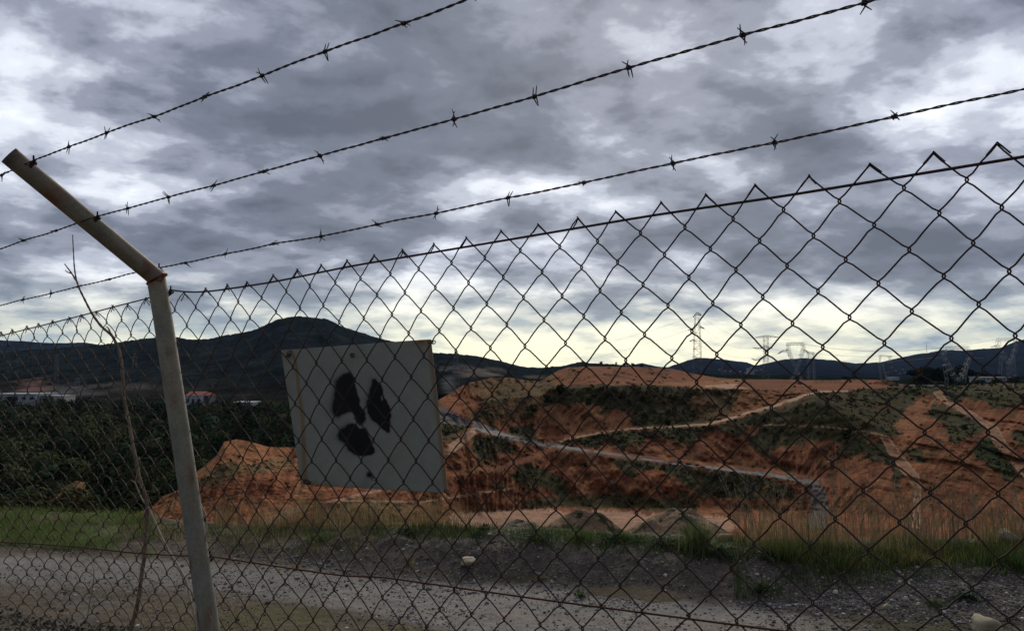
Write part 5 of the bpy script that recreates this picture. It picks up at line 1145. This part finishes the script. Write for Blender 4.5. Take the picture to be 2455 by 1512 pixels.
# ------------------------------------------------------------------ dry plants by the fence
m_stem = M_plain('dead woody stem', (.25, .185, .145), .9, 0, .25, 12, (.16, .11, .08), (.45, .6), bump=.4); m_stem2 = M_plain('pale dry stem', (.36, .30, .23), .9, 0, .25, 14)
def stem(mb, pts, q, r0, r1, seg=6):
    a = np.array(pts, float); t0 = np.linspace(0, 1, len(a)); t = np.linspace(0, 1, len(a)*seg)
    # smooth through the points
    uv = np.stack([np.interp(t, t0, a[:, 0]), np.interp(t, t0, a[:, 1])], -1)
    k_ = 5; ker = np.ones(k_)/k_; uv = np.stack([np.convolve(np.pad(uv[:, i], 2, 'reflect', reflect_type='odd'), ker, 'valid') for i in range(2)], -1)
    qq = np.broadcast_to(np.interp(t, np.linspace(0, 1, len(np.atleast_1d(q))), np.atleast_1d(q)) if np.ndim(q) else q, t.shape)
    p = np.array([onp(x_, y_, q1) for (x_, y_), q1 in zip(uv, qq)]); rr_ = np.linspace(r0, r1, len(p)); rr_ = rr_*(1+.12*np.sin(np.arange(len(p))*1.9))
    mb.tube(p, rr_, 7); return p
pl_ = empty('dead_plant', tuple(onp(312, 1512, 2.22)), 'tall leafless woody plant growing through the fence left of the post', 'dead plant')
mb = MB(); stem(mb, [(285, 1700), (313, 1512), (333, 1436), (341, 1363), (348, 1329), (350, 1267), (355, 1216), (345, 1175), (336, 1154), (322, 1085), (309, 1010), (296, 952), (295, 900), (289, 850), (274, 812), (263, 798)], [2.24, 2.14], .0056, .0036); mb.build('stem', m_stem, pl_, True)
mb = MB(); stem(mb, [(263, 799), (243, 783), (222, 755), (205, 722), (190, 692), (182, 668), (178, 640), (176, 605), (174, 563)], [2.14, 2.12], .0036, .0012); mb.build('branch', m_stem, pl_, True)
mb = MB(); stem(mb, [(182, 672), (172, 655), (163, 643), (155, 633)], 2.12, .0024, .0014, 3); stem(mb, [(170, 655), (160, 652), (157, 648)], 2.12, .0016, .001, 3); mb.build('twig', m_stem, pl_, True)
mb = MB(); stem(mb, [(265, 800), (262, 790), (258, 784), (254, 782)], 2.13, .0024, .001, 3); mb.build('twig', m_stem, pl_, True)
mb = MB(); stem(mb, [(355, 1214), (340, 1196), (331, 1175), (324, 1158), (326, 1145), (332, 1120), (334, 1096)], [2.2, 2.17], .0022, .0013, 5); stem(mb, [(325, 1158), (318, 1152), (312, 1149)], 2.18, .0014, .0009, 3); mb.build('branch', m_stem2, pl_, True)
mb = MB(); stem(mb, [(355, 1214), (372, 1252), (389, 1290), (408, 1325), (432, 1363), (447, 1392), (455, 1430), (466, 1470), (477, 1512), (500, 1650)], [2.2, 2.16], .0026, .0022); mb.build('branch', m_stem2, pl_, True)
p2 = empty('dead_plant', tuple(onp(471, 1700, 2.0)), 'thin dry twig curling round the foot of the post', 'dead plant')
mb = MB(); stem(mb, [(472, 1180), (480, 1205), (492, 1230), (496, 1240), (495, 1270), (492, 1320), (489, 1370), (480, 1400), (472, 1424), (470, 1450), (472, 1500), (475, 1660)], [2.16, 2.03], .0016, .0022); mb.build('stem', m_stem2, p2, True)
mb = MB(); stem(mb, [(505, 1640), (507, 1512), (508, 1480), (511, 1455)], 1.99, .0012, .0006, 4); stem(mb, [(508, 1485), (502, 1470), (501, 1462)], 1.99, .0008, .0005, 3); mb.build('twig', m_stem2, p2, True)
p3 = empty('dead_plant', tuple(onp(200, 1660, 2.3)), 'slender broken pale stalk under the bottom wire at far left', 'dead plant')
mb = MB(); stem(mb, [(196, 1680), (207, 1498), (214, 1450), (218, 1431), (224, 1395), (226, 1366), (220, 1350), (211, 1338)], 2.25, .0020, .0012); stem(mb, [(211, 1338), (213, 1318), (215, 1308)], 2.25, .0010, .0006, 3); stem(mb, [(213, 1330), (222, 1322), (226, 1316)], 2.25, .0008, .0005, 3); mb.build('stem', m_stem2, p3, True)
# low grey herb in the bottom left corner
g = np.random.default_rng(77); Vs = []; n = 1300
for _ in range(n):
    u = g.uniform(-90, 330); vmax = np.interp(u, [-90, 0, 60, 140, 230, 330], [1425, 1450, 1478, 1490, 1496, 1512]); v = vmax+abs(g.normal(0, 1))*60
    q = g.uniform(2.5, 2.95); p = onp(u, v, q); an = g.uniform(0, 6.28); L = g.uniform(.010, .024); d = np.array((math.cos(an), math.sin(an), g.uniform(-.3, .9))); d /= np.linalg.norm(d); s_ = np.cross(d, g.normal(size=3)); s_ /= np.linalg.norm(s_)
    Vs += [p, p+d*L*.5+s_*L*.3, p+d*L, p+d*L*.5-s_*L*.3]
ho = empty('herb_bush', tuple(onp(60, 1700, 2.7)), 'low grey leaved herb bush in the bottom left corner', 'bush')
kk = (g.random(n) < .2)[:, None]; hc = np.where(kk, (.17, .17, .16), (.035, .042, .036))*g.uniform(.6, 1.4, (n, 1))
mesh_obj('leaves', np.array(Vs), quads(n), m_grass, ho, col=np.repeat(hc, 4, 0))
mb = MB()
for k_ in range(26):
    u = g.uniform(-80, 300); q = g.uniform(2.6, 2.9); b_ = onp(u+g.uniform(-30, 30), 1800, q); b_[2] = 0.; mb.tube([b_, (b_+onp(u, 1520, q))/2+.01, onp(u, np.interp(u, [-90, 0, 140, 330], [1440, 1460, 1500, 1515]), q)], [.002, .0016, .001], 4)
mb.build('stems', m_stem, ho)

# ------------------------------------------------------------------ the air
mh, NH, bh = mat_base('thin blue haze'); NH.t.nodes.remove(bh)
pv = NH.n('ShaderNodeVolumePrincipled'); pv.inputs['Color'].default_value = (.36, .58, 1., 1); pv.inputs['Density'].default_value = 2.0e-5; pv.inputs['Anisotropy'].default_value = 0.
NH.t.links.new(pv.outputs[0], NH.t.nodes['Material Output'].inputs['Volume'])
mb = MB(); mb.box((-21000, -21000, -130), (21000, 21000, 900)); tag(mb.build('haze', mh), 'thin blue air over the valley', 'haze', kind='stuff')
